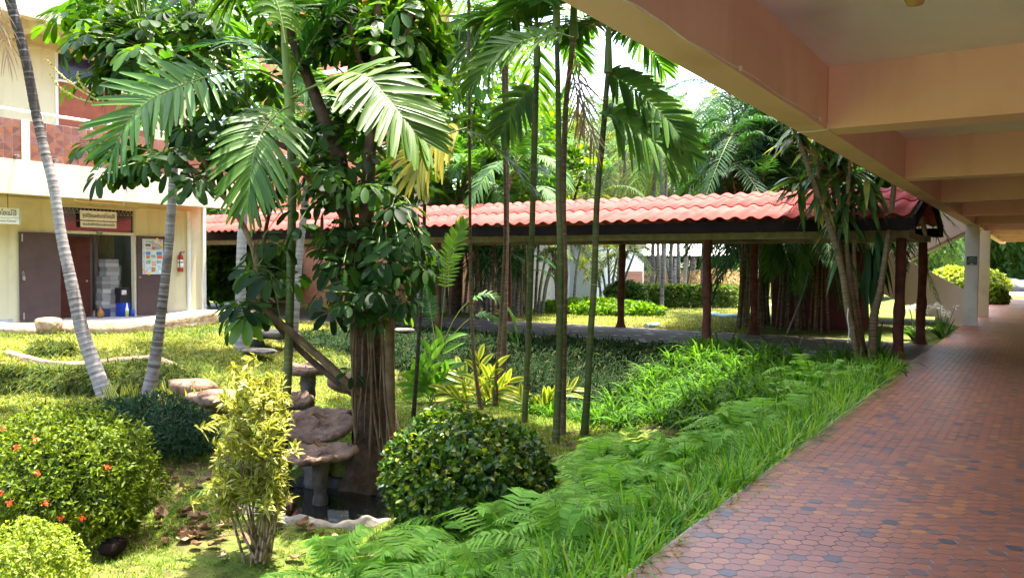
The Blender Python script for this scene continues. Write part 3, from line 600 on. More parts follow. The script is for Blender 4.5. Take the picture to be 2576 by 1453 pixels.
# new year poster
PY0, PY1, PZ0, PZ1 = 12.42, 13.02, 1.22, 2.17; XP = XW + .08
po = thing('greeting_board', (XP, PY0, PZ0), 'handmade new year greeting board with photo cards and flowers on the right door', 'poster')
mb = MB(); box(mb, XP, XP + .012, PY0, PY1, PZ0, PZ1); mb.build('board', mat_flat('pale_card', (.66, .70, .70), .6), po, False)
def card(y, z, w_, h_, c, nm='photo_card'):
    mb = MB(); box(mb, XP + .0125, XP + .016, PY0 + y, PY0 + y + w_, PZ0 + z, PZ0 + z + h_); mb.build(nm, mat_noise('card_' + nm, tuple(x * .6 for x in c), tuple(min(1, x * 1.25) for x in c), 26, .5, 60, 0), po, False)
for y, z, w_, h_, c in [(.08, .75, .15, .07, (.18, .12, .08)), (.27, .66, .09, .09, (.55, .22, .05)), (.35, .66, .14, .1, (.35, .45, .48)), (.50, .68, .08, .09, (.5, .35, .3)), (.09, .52, .13, .09, (.12, .25, .55)), (.40, .52, .16, .09, (.12, .25, .55)),
                        (.10, .42, .11, .09, (.6, .25, .05)), (.24, .44, .13, .08, (.3, .45, .35)), (.42, .42, .15, .09, (.75, .15, .08)), (.09, .28, .14, .1, (.35, .42, .32)), (.26, .22, .12, .13, (.75, .45, .25)), (.40, .29, .14, .08, (.28, .42, .48)), (.10, .06, .13, .15, (.5, .65, .8)), (.25, .06, .12, .13, (.6, .28, .08)), (.40, .05, .17, .2, (.6, .75, .8))]: card(y, z, w_, h_, c)
for y, z, c in [(.03, .14, (.85, .6, .02)), (.06, .05, (.8, .3, .5)), (.17, .02, (.85, .6, .02)), (.42, .94, (.85, .6, .02)), (.53, .92, (.8, .3, .5)), (.54, .80, (.85, .6, .02))]:
    mb = MB(); V, F = ICO2; mb.add(V * [.012, .045, .045] * (1 + .12 * np.sin(6 * np.arctan2(V[:, 2:3], V[:, 1:2]))) + [XP + .02, PY0 + y, PZ0 + z], F); mb.build('paper_flower', mat_flat('flower_paper', c, .7), po)
M['redink'] = mat_flat('red_ink', (.6, .05, .04), .5)
text('สวัสดี', .09, mat_flat('olive_ink', (.2, .22, .1), .5), po, (XP + .0165, PY0 + .08, PZ0 + .85), (0, 1, 0), (0, 0, 1), .25, .001, bold=.001)
text('ปีใหม่', .09, M['redink'], po, (XP + .0165, PY0 + .27, PZ0 + .77), (0, 1, 0), (0, 0, 1), .26, .001, bold=.001)
text('2012', .08, mat_flat('tan_ink', (.5, .3, .2), .5), po, (XP + .0165, PY0 + .08, PZ0 + .665), (0, 1, 0), (0, 0, 1), .18, .001, bold=.001)
for i, c_ in enumerate('HAPPYNEWYEAR'): text(c_, .06, M['redink'] if i < 5 else M['ink'], po, (XP + .0135, PY0 + .02, PZ0 + .88 - i * .062), (0, 1, 0), (0, 0, 1), .04, .001)
# fire extinguisher
fp = np.array([XW + .09, 13.55, 1.28]); M['fireRed'] = mat_flat('extinguisher_red', (.45, .04, .02), .3)
fe = thing('fire_extinguisher', fp, 'red fire extinguisher hung on the yellow wall beside the downpipe', 'extinguisher')
mb = MB(); lathe(mb, fp, [(0, 0), (.07, .0), (.078, .02), (.078, .40), (.06, .46), (.025, .49), (.025, .52), (0, .52)], 18); mb.build('body', M['fireRed'], fe)
mb = MB(); lathe(mb, fp, [(.0785, .12), (.0795, .12), (.0795, .25), (.0785, .25)], 18); lathe(mb, fp, [(.0785, .28), (.0795, .28), (.0795, .34), (.0785, .34)], 18); mb.build('paper_label', M['signwhite'], fe)
mb = MB(); tube(mb, [fp + [0, -.03, .52], fp + [0, .02, .56], fp + [.02, .13, .57]], .012, 6); tube(mb, [fp + [0, 0, .52], fp + [.02, .1, .525]], .008, 6); lathe(mb, fp, [(.02, .51), (.025, .55), (0, .56)], 8); mb.build('valve', M['blackpaint'], fe)
mb = MB(); tube(mb, spline([fp + [.02, -.02, .52], fp + [.09, -.09, .42], fp + [.085, -.09, .2], fp + [.08, -.07, .1]], 12), .011, 6); mb.build('hose', M['blackpaint'], fe)
# things stacked in the doorway
M['paper'] = mat_val('stacked_paper', [(.1, (.16, .14, .13)), (.5, (.30, .28, .27)), (.9, (.42, .40, .36))], .8, .2, 20, .1)
def stack(name, y, x, w_, d_, z0, hs, label, cat, mats):
    o = thing(name, (x, y, z0), label, cat); z = z0
    for k, h in enumerate(hs):
        mb = MB(); jx, jy = rng.normal(0, .012, 2); box(mb, x - d_ / 2 + jx, x + d_ / 2 + jx, y - w_ / 2 + jy, y + w_ / 2 + jy, z + .002, z + h - .002, 0, rng.uniform(.1, .9)); mb.build('bundle', mats, o, False); z += h
    return o
stack('paper_stack', 11.63, XW - .45, .22, .3, .32, [.09, .11, .10, .1, .12, .11, .1, .12], 'tall narrow pile of white paper bundles on a blue crate in the doorway', 'paper stack', M['paper'])
stack('paper_stack', 11.85, XW - .55, .36, .34, .1, [.11, .12, .1, .12, .13, .13, .12, .13, .12, .11, .12, .11, .10], 'wide tall pile of paper bundles in the middle of the doorway', 'paper stack', M['paper'])
stack('bundle_pile', 12.12, XW - .75, .2, .3, .1, [.2, .2, .2, .18, .18, .2, .2], 'dim grey bundle pile at the right door jamb behind the black box', 'paper stack', M['paper'])
M['blue'] = mat_flat('blue_plastic', (.02, .06, .45), .35); M['navy'] = mat_flat('navy_plastic', (.02, .04, .14), .4)
def crate(name, y0, y1, x0, x1, z0, z1, label, mats):
    o = thing(name, (x0, y0, z0), label, 'crate'); t_ = .02
    mb = MB(); box(mb, x0, x1, y0, y1, z0, z0 + t_); mb.build('bottom', mats, o, False)
    for a in ((x0, x0 + t_, y0, y1), (x1 - t_, x1, y0, y1), (x0 + t_, x1 - t_, y0, y0 + t_), (x0 + t_, x1 - t_, y1 - t_, y1)): mb = MB(); box(mb, a[0], a[1], a[2], a[3], z0 + t_ + .001, z1); mb.build('side', mats, o, False)
crate('plastic_crate', 11.52, 11.74, XW - .6, XW - .3, .1, .318, 'dark navy crate under the narrow paper pile in the doorway', M['navy'])
crate('plastic_crate', 11.93, 12.19, XW - .5, XW - .12, .1, .46, 'bright blue plastic crate on the doorway floor', M['blue'])
bk = thing('black_box', (XW - .3, 12.05, .47), 'black box with a white picture label standing on the bright blue crate', 'box')
mb = MB(); box(mb, XW - .48, XW - .14, 11.92, 12.2, .462, .86); mb.build('case', M['blackpaint'], bk, False)
mb = MB(); box(mb, XW - .139, XW - .135, 11.96, 12.09, .68, .8); mb.build('paper_label', mat_noise('picture_label', (.65, .5, .5), (.7, .66, .64), 18, .5, 20, 0, c3=(.5, .08, .12), s3=12), bk, False)
bo = thing('glue_bottle', (XW + .0, 12.02, .1), 'white bottle with green yellow label before the blue crate', 'bottle')
mb = MB(); lathe(mb, (XW + .0, 12.02, .102), [(0, 0), (.045, 0), (.045, .2), (.03, .24), (.012, .36), (0, .37)], 14); mb.build('body', M['signwhite'], bo)
mb = MB(); lathe(mb, (XW + .0, 12.02, .102), [(.0455, .02), (.0465, .02), (.0465, .15), (.0455, .15)], 14, 0); mb.build('paper_label', mat_flat('lime_label', (.4, .5, .05), .5), bo)
va = thing('clay_vase', (XW - .1, 11.36, .1), 'small brown clay vase on the doorway floor beside the red inner door', 'vase')
mb = MB(); lathe(mb, (XW - .1, 11.36, .101), [(0, 0), (.06, 0), (.085, .06), (.09, .12), (.06, .19), (.035, .23), (.045, .29), (.05, .30), (.03, .28)], 18); tag(mb.build('body', mat_noise('glazed_clay', (.3, .12, .03), (.45, .2, .06), 8, .35, 20, .1), va))
cp_ = thing('blue_cup', (XW + .02, 12.17, .1), 'small blue plastic cup at the right edge of the doorway', 'cup')
mb = MB(); lathe(mb, (XW + .02, 12.17, .101), [(0, .0), (.04, 0), (.055, .17), (.05, .17), (.036, .01)], 14); mb.build('body', M['blue'], cp_)

# ------------------------------------------------------------------ buildings beyond the covered walk
bb = thing('brick_building', (-22, 21, 0), 'tall orange brick building with white ledges behind the covered walkway', 'building')
M['brick'] = mat_brick('orange_brick', (.55, .20, .10), (.62, .25, .13), (.40, .22, .15), .22, .075, .85, ('x', 'z'))
mb = MB(); box(mb, -25.1, -18.0, 20.3, 23, -.05, 10.6); mb.build('wall', M['brick'], bb, False)
for z in (2.2, 3.3, 5.35, 8.2):
    mb = MB(); box(mb, -25.2, -17.9, 20.16, 20.298, z, z + .16); mb.build('ledge', M['white'], bb, False)
mb = MB(); box(mb, -25.05, -23.4, 20.2, 20.297, 3.47, 5.1); mb.build('panel', mat_noise('orange_panel', (.58, .20, .10), (.64, .25, .14), 2, .7, 40, .1), bb, False)
mb = MB(); box(mb, -22.4, -19.5, 20.22, 20.297, 5.6, 7.4); mb.build('window', M['darkglass'], bb, False)
mb = MB(); box(mb, -25.4, -17.7, 20.0, 23.2, 10.602, 10.9); mb.build('roof', M['white'], bb, False)
gp = thing('grey_pillar', (-16.7, 20.2, 0), 'square grey concrete pillar behind the covered walkway beside the brick building', 'pillar')
mb = MB(); box(mb, -17.08, -16.32, 20.0, 20.7, -.05, 4.6); mb.build('shaft', M['grey'], gp, False)
mb = MB(); box(mb, -17.19, -16.21, 19.9, 20.8, 4.602, 4.8); mb.build('cap', M['grey'], gp, False)
pp_ = aty(585, 790, 18.9)
wp = thing('white_pillar', (pp_[0], 19.0, -.05), 'pale square pillar seen through the passage beside the cream building', 'pillar')
mb = MB(); box(mb, pp_[0] - .2, pp_[0] + .17, 18.8, 19.2, -.05, 2.6); mb.build('shaft', M['white'], wp, False)
mb = MB(); box(mb, pp_[0] - .28, pp_[0] + .25, 18.72, 19.28, -.05, .12); mb.build('base', M['grey'], wp, False)
# far red roof glimpsed beside the pillar
fr = thing('red_roofed_shed', (-17.5, 27, 0), 'low shed with red roof and grey wall behind the areca stems', 'shed')
mb = MB(); box(mb, -20.4, -15.75, 25.2, 28, -.05, 2.75); mb.build('wall', M['grey'], fr, False)
mb = MB(); hexa(mb, [(-20.8, 24.7, 2.76), (-15.4, 24.7, 2.76), (-15.4, 28.3, 3.7), (-20.8, 28.3, 3.7), (-20.8, 24.7, 2.86), (-15.4, 24.7, 2.86), (-15.4, 28.3, 3.8), (-20.8, 28.3, 3.8)]); mb.build('roof', M['tile_roof'], fr, False)
# pale blue white house
wh = thing('white_house', (-17.5, 31, 0), 'low pale blue white house with brick base behind leaning areca stems', 'house')
M['bluewhite'] = mat_noise('pale_blue_paint', (.74, .80, .81), (.80, .85, .86), 1.3, .75, 90, .1, .002)
c0, c1 = atz(1300, 765, 0), atz(1489, 760, 0)
y_ = 29.2; X0, X1 = aty(1300, 700, y_)[0], aty(1492, 700, y_)[0]; X2 = aty(1538, 700, y_ + 2.6)[0]
mb = MB(); box(mb, X0, X1, y_, y_ + 5, -.05, 2.36); box(mb, X1 + .001, X2, y_ + 2.6, y_ + 5, 1.25, 2.7); mb.build('wall', M['bluewhite'], wh, False)
mb = MB(); box(mb, X0 - .1, X1 + .1, y_ - .1, y_ + 5.1, 2.362, 2.75)
M['vent'] = mat_brick('vent_blocks', (.34, .30, .2), (.5, .46, .36), (.06, .05, .04), .2, .19, .9, ('x', 'z')); mb.build('vent_blocks', M['vent'], wh, False)
mb = MB(); box(mb, X0 - .5, X1 + .3, y_ - .2, y_ + 5.5, 2.752, 2.95); mb.build('roof', M['white'], wh, False)
M['brick2'] = mat_brick('red_brick', (.30, .10, .06), (.36, .14, .09), (.35, .30, .26), .22, .075, .85, ('x', 'z'))
mb = MB(); box(mb, X1 + .001, X2 - .03, y_ + 2.58, y_ + 4.9, -.05, 1.248); mb.build('brick_base', M['brick2'], wh, False)
mb = MB(); box(mb, X2 + .002, X2 + .38, y_ + 2.5, y_ + 2.9, -.05, 2.7); mb.build('corner_pier', M['bluewhite'], wh, False)
wx0, wx1 = aty(1312, 680, y_)[0], aty(1360, 680, y_)[0]
mb = MB(); box(mb, wx0, wx1, y_ - .02, y_ - .004, .75, 2.1); wn = mb.build('window', M['darkglass'], wh, False)
mb = MB()
for a in ((wx0 - .05, wx0, .7, 2.15), (wx1, wx1 + .05, .7, 2.15), (wx0, wx1, 2.1, 2.15), (wx0, wx1, .7, .75)): box(mb, a[0], a[1], y_ - .06, y_ - .003, a[2], a[3])
mb.build('frame', M['white'], wn, False)

# maroon wall slab
mw = thing('maroon_tower', (-4.9, 22.2, 0), 'tall dark maroon wall rising behind the bamboo palm stems', 'wall')
mb = MB(); box(mb, -5.95, -3.7, 21.6, 22.3, -.05, 4.9); mb.build('slab', M['maroon'], mw, False)
mb = MB(); box(mb, -6.05, -3.6, 21.5, 22.4, 4.902, 5.05); mb.build('coping', M['maroon'], mw, False)

# staircase beside the white column
st = thing('concrete_staircase', (-3.5, 25.5, 0), 'outdoor concrete staircase with solid pinkish balustrade beside the white column', 'staircase')
def slant(y0, y1, xa, za0, za1, xb, zb0, zb1, nm, mats):
    mb = MB(); hexa(mb, [(xa, y0, za0), (xb, y0, zb0), (xb, y1, zb0), (xa, y1, za0), (xa, y0, za1), (xb, y0, zb1), (xb, y1, zb1), (xa, y1, za1)]); return mb.build(nm, mats, st, False)
slant(25.0, 25.14, -4.2, .98, 2.34, -1.74, -.12, .96, 'balustrade', M['pinkwall'])
for k in range(9):
    x1 = -1.9 - k * .27; mb = MB(); box(mb, x1 - .27, x1, 25.142, 26.5, max(-.1, k * .15 - .12), .15 + k * .15); mb.build('step', M['grey'], st, False)
mb = MB(); box(mb, -5.9, -4.201, 25.0, 28.0, 1.25, 1.45); mb.build('landing', M['pinkwall'], st, False)
mb = MB(); box(mb, -5.9, -4.202, 25.0, 25.14, 1.452, 2.36); mb.build('balustrade', M['pinkwall'], st, False)
slant(26.7, 28.0, -4.2, 1.30, 1.52, -1.5, 2.75, 2.98, 'upper_flight', M['grey'])
slant(26.56, 26.698, -4.2, 1.35, 2.4, -1.5, 2.80, 3.85, 'balustrade', M['pinkwall'])
mb = MB(); box(mb, -5.2, -4.9, 27.0, 27.4, -.05, 1.249); mb.build('landing_pier', M['cream'], st, False)
for x in (-5.0, -4.35):
    mb = MB(); box(mb, x, x + .3, 27.0, 27.3, 1.452, 5.4); mb.build('pillar', M['cream'], st, False)
mb = MB(); box(mb, -6.0, -1.75, 25.4, 28.2, 5.402, 5.6); mb.build('roof', M['cream'], st, False)

# carport, cars, fence line far behind
cpt = thing('carport', (-18, 47, -.9), 'open carport with pale metal roof on slanted black posts behind the hedge', 'carport')
M['zinc'] = mat_noise('pale_zinc', (.62, .60, .57), (.72, .70, .67), 2, .5, 40, .1, .003)
a = at(1560, 641, 42); b_ = at(1830, 641, 42); zc = a[2]
V = []
nx = 120
xs_ = np.linspace(0, 1, nx)
for u, dz in ((0, 0), (1, 1.5)):
    q_ = a[None] + (b_ - a)[None] * xs_[:, None] + np.array([-.3, 5.5, 0])[None] * u; q_[:, 2] = zc + dz + .03 * np.sin(xs_ * 300); V.append(q_)
V = np.concatenate(V); i = np.arange(nx - 1); mb = MB(); mb.add(np.concatenate([V, V - [0, 0, .02]]), np.concatenate([np.stack([i, i + 1, i + nx + 1, i + nx], -1), np.stack([i, i + nx, i + nx + 1, i + 1], -1) + 2 * nx])); mb.build('roof', M['zinc'], cpt)
mb = MB(); d_ = (b_ - a); tube(mb, [a + [0, .1, -.12], b_ + [0, .1, -.12]], .07, 6); tube(mb, [a + [-.3, 5, 1.2], b_ + [-.3, 5, 1.2]], .07, 6); mb.build('beam', M['blackpaint'], cpt)
for u, dx in ((.07, .25), (.33, .3), (.41, .6), (.36, -.5), (.66, -.5), (.88, .3)):
    p = a + d_ * u; q_ = p + [dx, .3, 0]; mb = MB(); tube(mb, [(q_[0], q_[1], -.92), (p[0], p[1] + .1, zc - .15)], .05, 6); mb.build('post', M['blackpaint'], cpt)

def car(name, P, rz, label, col, kind='sedan'):
    """P = ground point under the middle of the car; nose towards local +x"""
    o = bpy.data.objects.new(name, None); COL.objects.link(o); tag(o, label, 'car', 'cars parked behind the hedge')
    Lc, Wc = (4.3, 1.7) if kind == 'sedan' else (4.6, 1.75)
    if kind == 'sedan': lo = [(-2.12, .35), (-2.15, .75), (-2.0, .92), (-1.1, .95), (.95, .92), (1.9, .80), (2.12, .62), (2.1, .35)]; hi = [(-1.55, .93), (-1.0, 1.40), (.25, 1.43), (1.1, .91)]
    else: lo = [(-2.2, .5), (-2.25, .95), (-2.2, 1.12), (-.8, 1.12), (1.0, 1.08), (2.1, .98), (2.25, .75), (2.2, .5)]; hi = [(-.8, 1.10), (-.65, 1.66), (.45, 1.68), (1.05, 1.09)]
    def extr(pts, wl, wu, mb, mat=0):
        n = len(pts); zs = np.array([p[1] for p in pts]); k = (zs - zs.min()) / (zs.max() - zs.min()); hw = (wl + (wu - wl) * k) / 2
        A = [(p[0], -h, p[1]) for p, h in zip(pts, hw)]; B = [(p[0], h, p[1]) for p, h in zip(pts, hw)]
        mb.add(A + B, np.array([[i, (i + 1) % n, n + (i + 1) % n, n + i] for i in range(n)]), mat); mb.add(A, np.arange(n)[::-1], mat); mb.add(B, np.arange(n), mat)
    paint = mat_flat('car_paint', col, .18, .6)
    def part(nm, mb, mats, sm=False, par=None):
        ob = mb.build(nm, mats, None, sm); ob.parent = par or o; CH.setdefault(par or o, []).append(ob); return ob
    mb = MB(); extr(lo, Wc, Wc * .96, mb); bd = part('body', mb, paint)
    mb = MB(); extr(hi, Wc * .93, Wc * .74, mb); part('cabin', mb, paint)
    z0, z1 = hi[0][1] + .06, hi[1][1] - .07
    for sy in (-1, 1):
        for xa, xb, xc, xd in ((hi[0][0] + .18, -.38, -.38, hi[1][0] + .06), (-.30, hi[3][0] - .2, hi[2][0] - .02, -.30)):
            yl, yu = sy * (Wc * .93 / 2 * .985 + .006), sy * (Wc * .78 / 2 + .006)
            mb = MB(); mb.add([(xa, yl, z0), (xb, yl, z0), (xc, yu, z1), (xd, yu, z1)], [[0, 1, 2, 3]]); part('window', mb, M['darkglass'])
    for (xa, za), (xb, zb), e in ((hi[2], hi[3], .012), (hi[0], hi[1], -.012)):
        mb = MB(); p_ = np.array([[xa, 0, za], [xb, 0, zb]]); u0, u1 = p_[0] * .9 + p_[1] * .1, p_[0] * .12 + p_[1] * .88
        mb.add([(u0[0] + e, -Wc * .34, u0[2] + .008), (u0[0] + e, Wc * .34, u0[2] + .008), (u1[0] + e, Wc * .42, u1[2] + .008), (u1[0] + e, -Wc * .42, u1[2] + .008)], [[0, 1, 2, 3]]); part('windscreen', mb, M['darkglass'])
    for sx in (-1.3, 1.35):
        for sy in (-1, 1):
            mb = MB(); a_ = np.linspace(0, 2 * np.pi, 20, endpoint=False); r_ = .32
            ring = lambda y, r: np.stack([sx + r * np.cos(a_), np.full(20, y), .32 + r * np.sin(a_)], -1)
            y_o, y_i = sy * Wc * .505, sy * Wc * .38; V = np.concatenate([ring(y_i, r_), ring(y_o, r_), ring(y_o, .2)]); i = np.arange(20); j = (i + 1) % 20
            mb.add(V, np.concatenate([np.stack([i, j, j + 20, i + 20], -1), np.stack([i + 20, j + 20, j + 40, i + 40], -1)])); wl = part('wheel', mb, M['blackpaint'])
            mb = MB(); mb.add(ring(y_o * .995, .2), np.arange(20)); part('rim', mb, M['steel'], par=wl)
    for sy in (-1, 1):
        mb = MB(); rock(mb, (lo[-2][0] - .06, sy * Wc * .36, lo[-2][1] + .04), (.09, .2, .07), 3, amp=0, icos=ICO2); part('headlight', mb, M['signwhite'], True)
        mb = MB(); box(mb, lo[1][0] - .02, lo[1][0] + .05, sy * Wc * .36 - .15, sy * Wc * .36 + .15, lo[1][1] - .05, lo[1][1] + .1); part('tail_light', mb, M['fireRed'])
        mb = MB(); rock(mb, (hi[3][0] - .25, sy * (Wc * .5 + .06), hi[3][1] + .08), (.07, .09, .07), 5, amp=0, icos=ICO2); part('mirror', mb, paint, True)
    o.location = tuple(P); o.rotation_euler = (0, 0, rz); return o
def gp2(px, d, z=-.93): p = at(px, 700, d); return (p[0], p[1], z)
p = at(1598, 707, 43); car('parked_car', (p[0], p[1], p[2] - 1.68), .25, 'dark grey pickup with boxy cab, leftmost of the cars behind the hedge', (.03, .033, .04), 'pickup')
p = at(1716, 719, 43); car('parked_car', (p[0], p[1], p[2] - 1.43), 1.2, 'silver grey car, only its low roof showing over the middle of the hedge', (.35, .38, .4))
p = at(1820, 715, 43); car('parked_car', (p[0], p[1], p[2] - 1.43), .6, 'black car behind the hedge by the bamboo palms, rightmost of the three', (.015, .015, .018))

# ------------------------------------------------------------------ plant materials
M['palm'] = mat_leaf('palm_leaf', (.016, .062, .012), (.07, .165, .022), .32, (2.2, 2.3, .6), .48, .28)
M['palmlit'] = mat_leaf('sunlit_palm_leaf', (.020, .062, .009), (.080, .155, .020), .34, (2.0, 2.1, .6), .48, .28)  # sunlit copy of the palm leaf: light on the fronds put into the colour
M['palmyel'] = mat_leaf('yellowing_palm_leaf', (.09, .14, .015), (.42, .36, .035), .4, (1.5, 1.3, .5), .45, .4)
M['palmfar'] = mat_leaf('far_palm_leaf', (.016, .052, .014), (.085, .115, .024), .36, (2.0, 2.0, .6), .5, .2, c3=(.26, .17, .035))
M['palmdark'] = mat_leaf('dark_palm_leaf', (.008, .034, .012), (.032, .095, .024), .25, (2.0, 2.3, .7), .55, .18)
M['palmdead'] = mat_leaf('dead_palm_leaf', (.22, .13, .08), (.42, .29, .19), .25, (1.2, 1.1, .9), .8, .1)
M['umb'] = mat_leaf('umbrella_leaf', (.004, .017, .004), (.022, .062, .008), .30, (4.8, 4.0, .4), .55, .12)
M['umblit'] = mat_leaf('sunlit_umbrella_leaf', (.02, .075, .008), (.08, .18, .014), .5, (3.0, 2.6, .4), .38, .4)  # lit copy of the leaf above; sunlight on some whorls is in its colour
M['broad'] = mat_leaf('broad_bright_leaf', (.025, .085, .006), (.085, .18, .010), .5, (3.2, 2.6, .3), .42, .3)
M['treefar'] = mat_leaf('far_tree_leaf', (.018, .055, .012), (.07, .14, .022), .4, (2.2, 2.1, .6), .5, .3)
M['ixora'] = mat_leaf('ixora_leaf', (.008, .030, .003), (.14, .20, .012), .28, (2.2, 2.0, .4), .5, .18)
M['glossy'] = mat_leaf('glossy_leaf', (.005, .024, .004), (.05, .115, .012), .28, (2.6, 2.4, .4), .42, .28, c3=(.20, .23, .02))
M['lime'] = mat_leaf('lime_fine_leaf', (.12, .19, .02), (.30, .36, .05), .38, (1.8, 1.7, .5), .5, .3)
M['conifer'] = mat_leaf('juniper_green', (.006, .024, .009), (.026, .070, .024), .15, (1.5, 1.8, 1.0), .6, .2)
M['vgreen'] = mat_leaf('variegated_green', (.06, .12, .02), (.12, .19, .03), .3, (1.9, 1.8, .6), .4, .4)
M['vyellow'] = mat_leaf('variegated_yellow', (.32, .31, .05), (.50, .46, .10), .35, (1.3, 1.2, .7), .42, .35)
M['alp'] = mat_leaf('shell_ginger_green', (.03, .11, .02), (.10, .22, .03), .35, (2.3, 2.2, .5), .35, .5)
M['alpy'] = mat_leaf('shell_ginger_yellow', (.38, .38, .04), (.58, .52, .08), .4, (1.4, 1.3, .5), .38, .4)
M['corn'] = mat_leaf('corn_plant_leaf', (.010, .042, .010), (.05, .12, .02), .25, (2.2, 2.1, .6), .42, .3, c3=(.30, .28, .05))
M['fern'] = mat_leaf('fern_leaf', (.065, .185, .018), (.21, .39, .06), .35, (1.8, 2.0, .6), .6, .12)
M['verge'] = mat_leaf('verge_grass_blade', (.04, .15, .012), (.19, .38, .03), .35, (2.0, 2.0, .5), .5, .25, c3=(.34, .42, .10))
M['arch'] = mat_leaf('arching_grass_blade', (.010, .045, .004), (.075, .18, .012), .38, (2.5, 2.3, .4), .6, .08)
M['mondo'] = mat_leaf('mondo_grass_blade', (.003, .012, .003), (.013, .036, .007), .2, (1.8, 1.9, .8), .7, .08, c3=(.07, .08, .022))
M['lawn'] = mat_leaf('lawn_blade', (.05, .13, .012), (.20, .28, .025), .35, (1.8, 1.7, .5), .55, .25, c3=(.38, .34, .10))
M['mound'] = mat_leaf('mound_grass_blade', (.04, .085, .007), (.20, .22, .022), .35, (1.7, 1.6, .5), .55, .25, c3=(.40, .35, .10))
M['drygrass'] = mat_leaf('dry_crop_leaf', (.42, .27, .11), (.62, .46, .24), .25, (1.2, 1.1, .9), .8, .2)
M['dryleaf'] = mat_leaf('fallen_leaf', (.13, .075, .04), (.36, .245, .15), .15, (1.2, 1.1, .9), .75, .15)
M['flower'] = mat_leaf('red_flower', (.55, .06, .02), (.75, .14, .05), .2, (1.1, 1, 1), .5, .2)
M['whiteflower'] = mat_leaf('white_flower', (.75, .75, .7), (.85, .85, .8), .25, (1, 1, 1), .6, .2)
M['ptrunk'] = mat_val('ringed_palm_trunk', [(.02, (.035, .026, .022)), (.25, (.11, .092, .085)), (.45, (.20, .18, .175)), (.7, (.27, .25, .245)), (.95, (.36, .335, .33))], .8, .2, 16, .22, .5, .006)
M['gtrunk'] = mat_val('green_ringed_trunk', [(.05, (.028, .045, .012)), (.4, (.055, .08, .02)), (.7, (.11, .115, .045)), (.95, (.24, .22, .13))], .55, .3, 12, .16, .2, .004)
M['btrunk'] = mat_val('brown_ringed_trunk', [(.05, (.05, .033, .02)), (.4, (.11, .078, .048)), (.7, (.17, .125, .085)), (.95, (.27, .22, .16))], .75, .2, 14, .2, .4, .005)
M['dtrunk'] = mat_val('dark_ringed_trunk', [(.05, (.015, .016, .012)), (.5, (.04, .04, .026)), (.95, (.12, .11, .08))], .7, .25, 14, .15, .3, .005)
M['shaft'] = mat_noise('green_crownshaft', (.07, .14, .025), (.16, .22, .05), 2.2, .45, 30, .15, .004, c3=(.22, .18, .09), s3=5)
M['stem'] = mat_noise('green_stem', (.09, .15, .03), (.18, .22, .06), 6, .5, 30, .1)
M['cstem'] = mat_val('corn_plant_stem', [(.1, (.085, .055, .03)), (.5, (.16, .115, .065)), (.9, (.24, .18, .11))], .8, .2, 22, .2, .5, .004)

def ringed(mb, P, R, ring=.09, n=12, mat=0, seed=0, step=.022, fade=None):
    """palm trunk with leaf-scar rings: pale lines a few cm apart and a slight bulge at each"""
    P = np.asarray(P, float); m0 = 60; Q = spline(P, m0); d = np.concatenate([[0], np.cumsum(np.linalg.norm(np.diff(Q, axis=0), axis=1))])
    m = max(12, int(d[-1] / step)); s = np.linspace(0, d[-1], m); Q = np.stack([np.interp(s, d, Q[:, k]) for k in range(3)], -1)
    rr = np.interp(s, d, np.interp(np.linspace(0, 1, m0), np.linspace(0, 1, len(R)), R))
    g = np.random.default_rng(seed); ph = s / ring + .35 * np.sin(s * 1.3 + seed) ; f = ph - np.floor(ph)
    line = f < step / ring * 1.01
    rr = rr * (1 + .035 * np.where(line, 1, 0) - .02 * f)
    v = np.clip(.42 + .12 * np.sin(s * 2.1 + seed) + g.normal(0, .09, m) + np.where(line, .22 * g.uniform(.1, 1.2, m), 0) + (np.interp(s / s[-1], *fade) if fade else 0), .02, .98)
    tube(mb, Q, rr, n, mat, v, True, .006)
def hcam(p): return nrm((CAM - np.asarray(p)) * [1, 1, .4])
def auto_fronds(top, n, L, el=(70, -5), drop=.5, az0=0.0, **kw):
    """control points for the fronds of a crown"""
    out = []
    for k in range(n):
        a = az0 + k * 2.39996 + rng.normal(0, .15); u = (k + .5) / n
        e = math.radians(el[0] + (el[1] - el[0]) * u + rng.normal(0, 4)); l = L * rng.uniform(.88, 1.1)
        h = np.array([math.cos(a), math.sin(a), 0]); s = np.array([0, .22, .5, .76, 1.0])
        pts = np.asarray(top) + l * (s[:, None] * math.cos(e) * h + (s * math.sin(e) - drop * (.35 + u) * s ** 2.1)[:, None] * np.array([0, 0, 1.0]))
        pts += np.array([-h[1], h[0], 0]) * (l * .1 * rng.normal()) * (s[:, None] ** 2)
        out.append(pts)
    return out
def palm(name, label, pts, radii, trunk_mat, ring, fronds=(), auto=(), shaft=None, group=None, cat='palm', seed=0, n=12, fade=None):
    """pts: world points of the trunk from the base up; fronds: explicit control points with options"""
    root = thing(name, pts[0], label, cat, group)
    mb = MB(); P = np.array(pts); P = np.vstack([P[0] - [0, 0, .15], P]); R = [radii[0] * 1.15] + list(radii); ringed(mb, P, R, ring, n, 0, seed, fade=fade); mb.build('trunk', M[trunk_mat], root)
    if shaft is not None: mb = MB(); sp_, sr = shaft; tube(mb, spline(sp_, 14), np.interp(np.linspace(0, 1, 14), np.linspace(0, 1, len(sr)), sr), 10); mb.build('crownshaft', M['shaft'], root)
    for pf, kw in list(fronds) + list(auto):
        kw = dict(kw); mt = kw.pop('mat_', 'palm'); mb = MB(); frond(mb, pf, **kw); mb.build('frond', [M[mt], M['stem'] if mt != 'palmdead' else M['palmdead']], root)
    return root
def PX(l, d=None):
    """picture points (px, py, distance) to world points"""
    return [at(*p) if len(p) == 3 else at(p[0], p[1], d) for p in l]
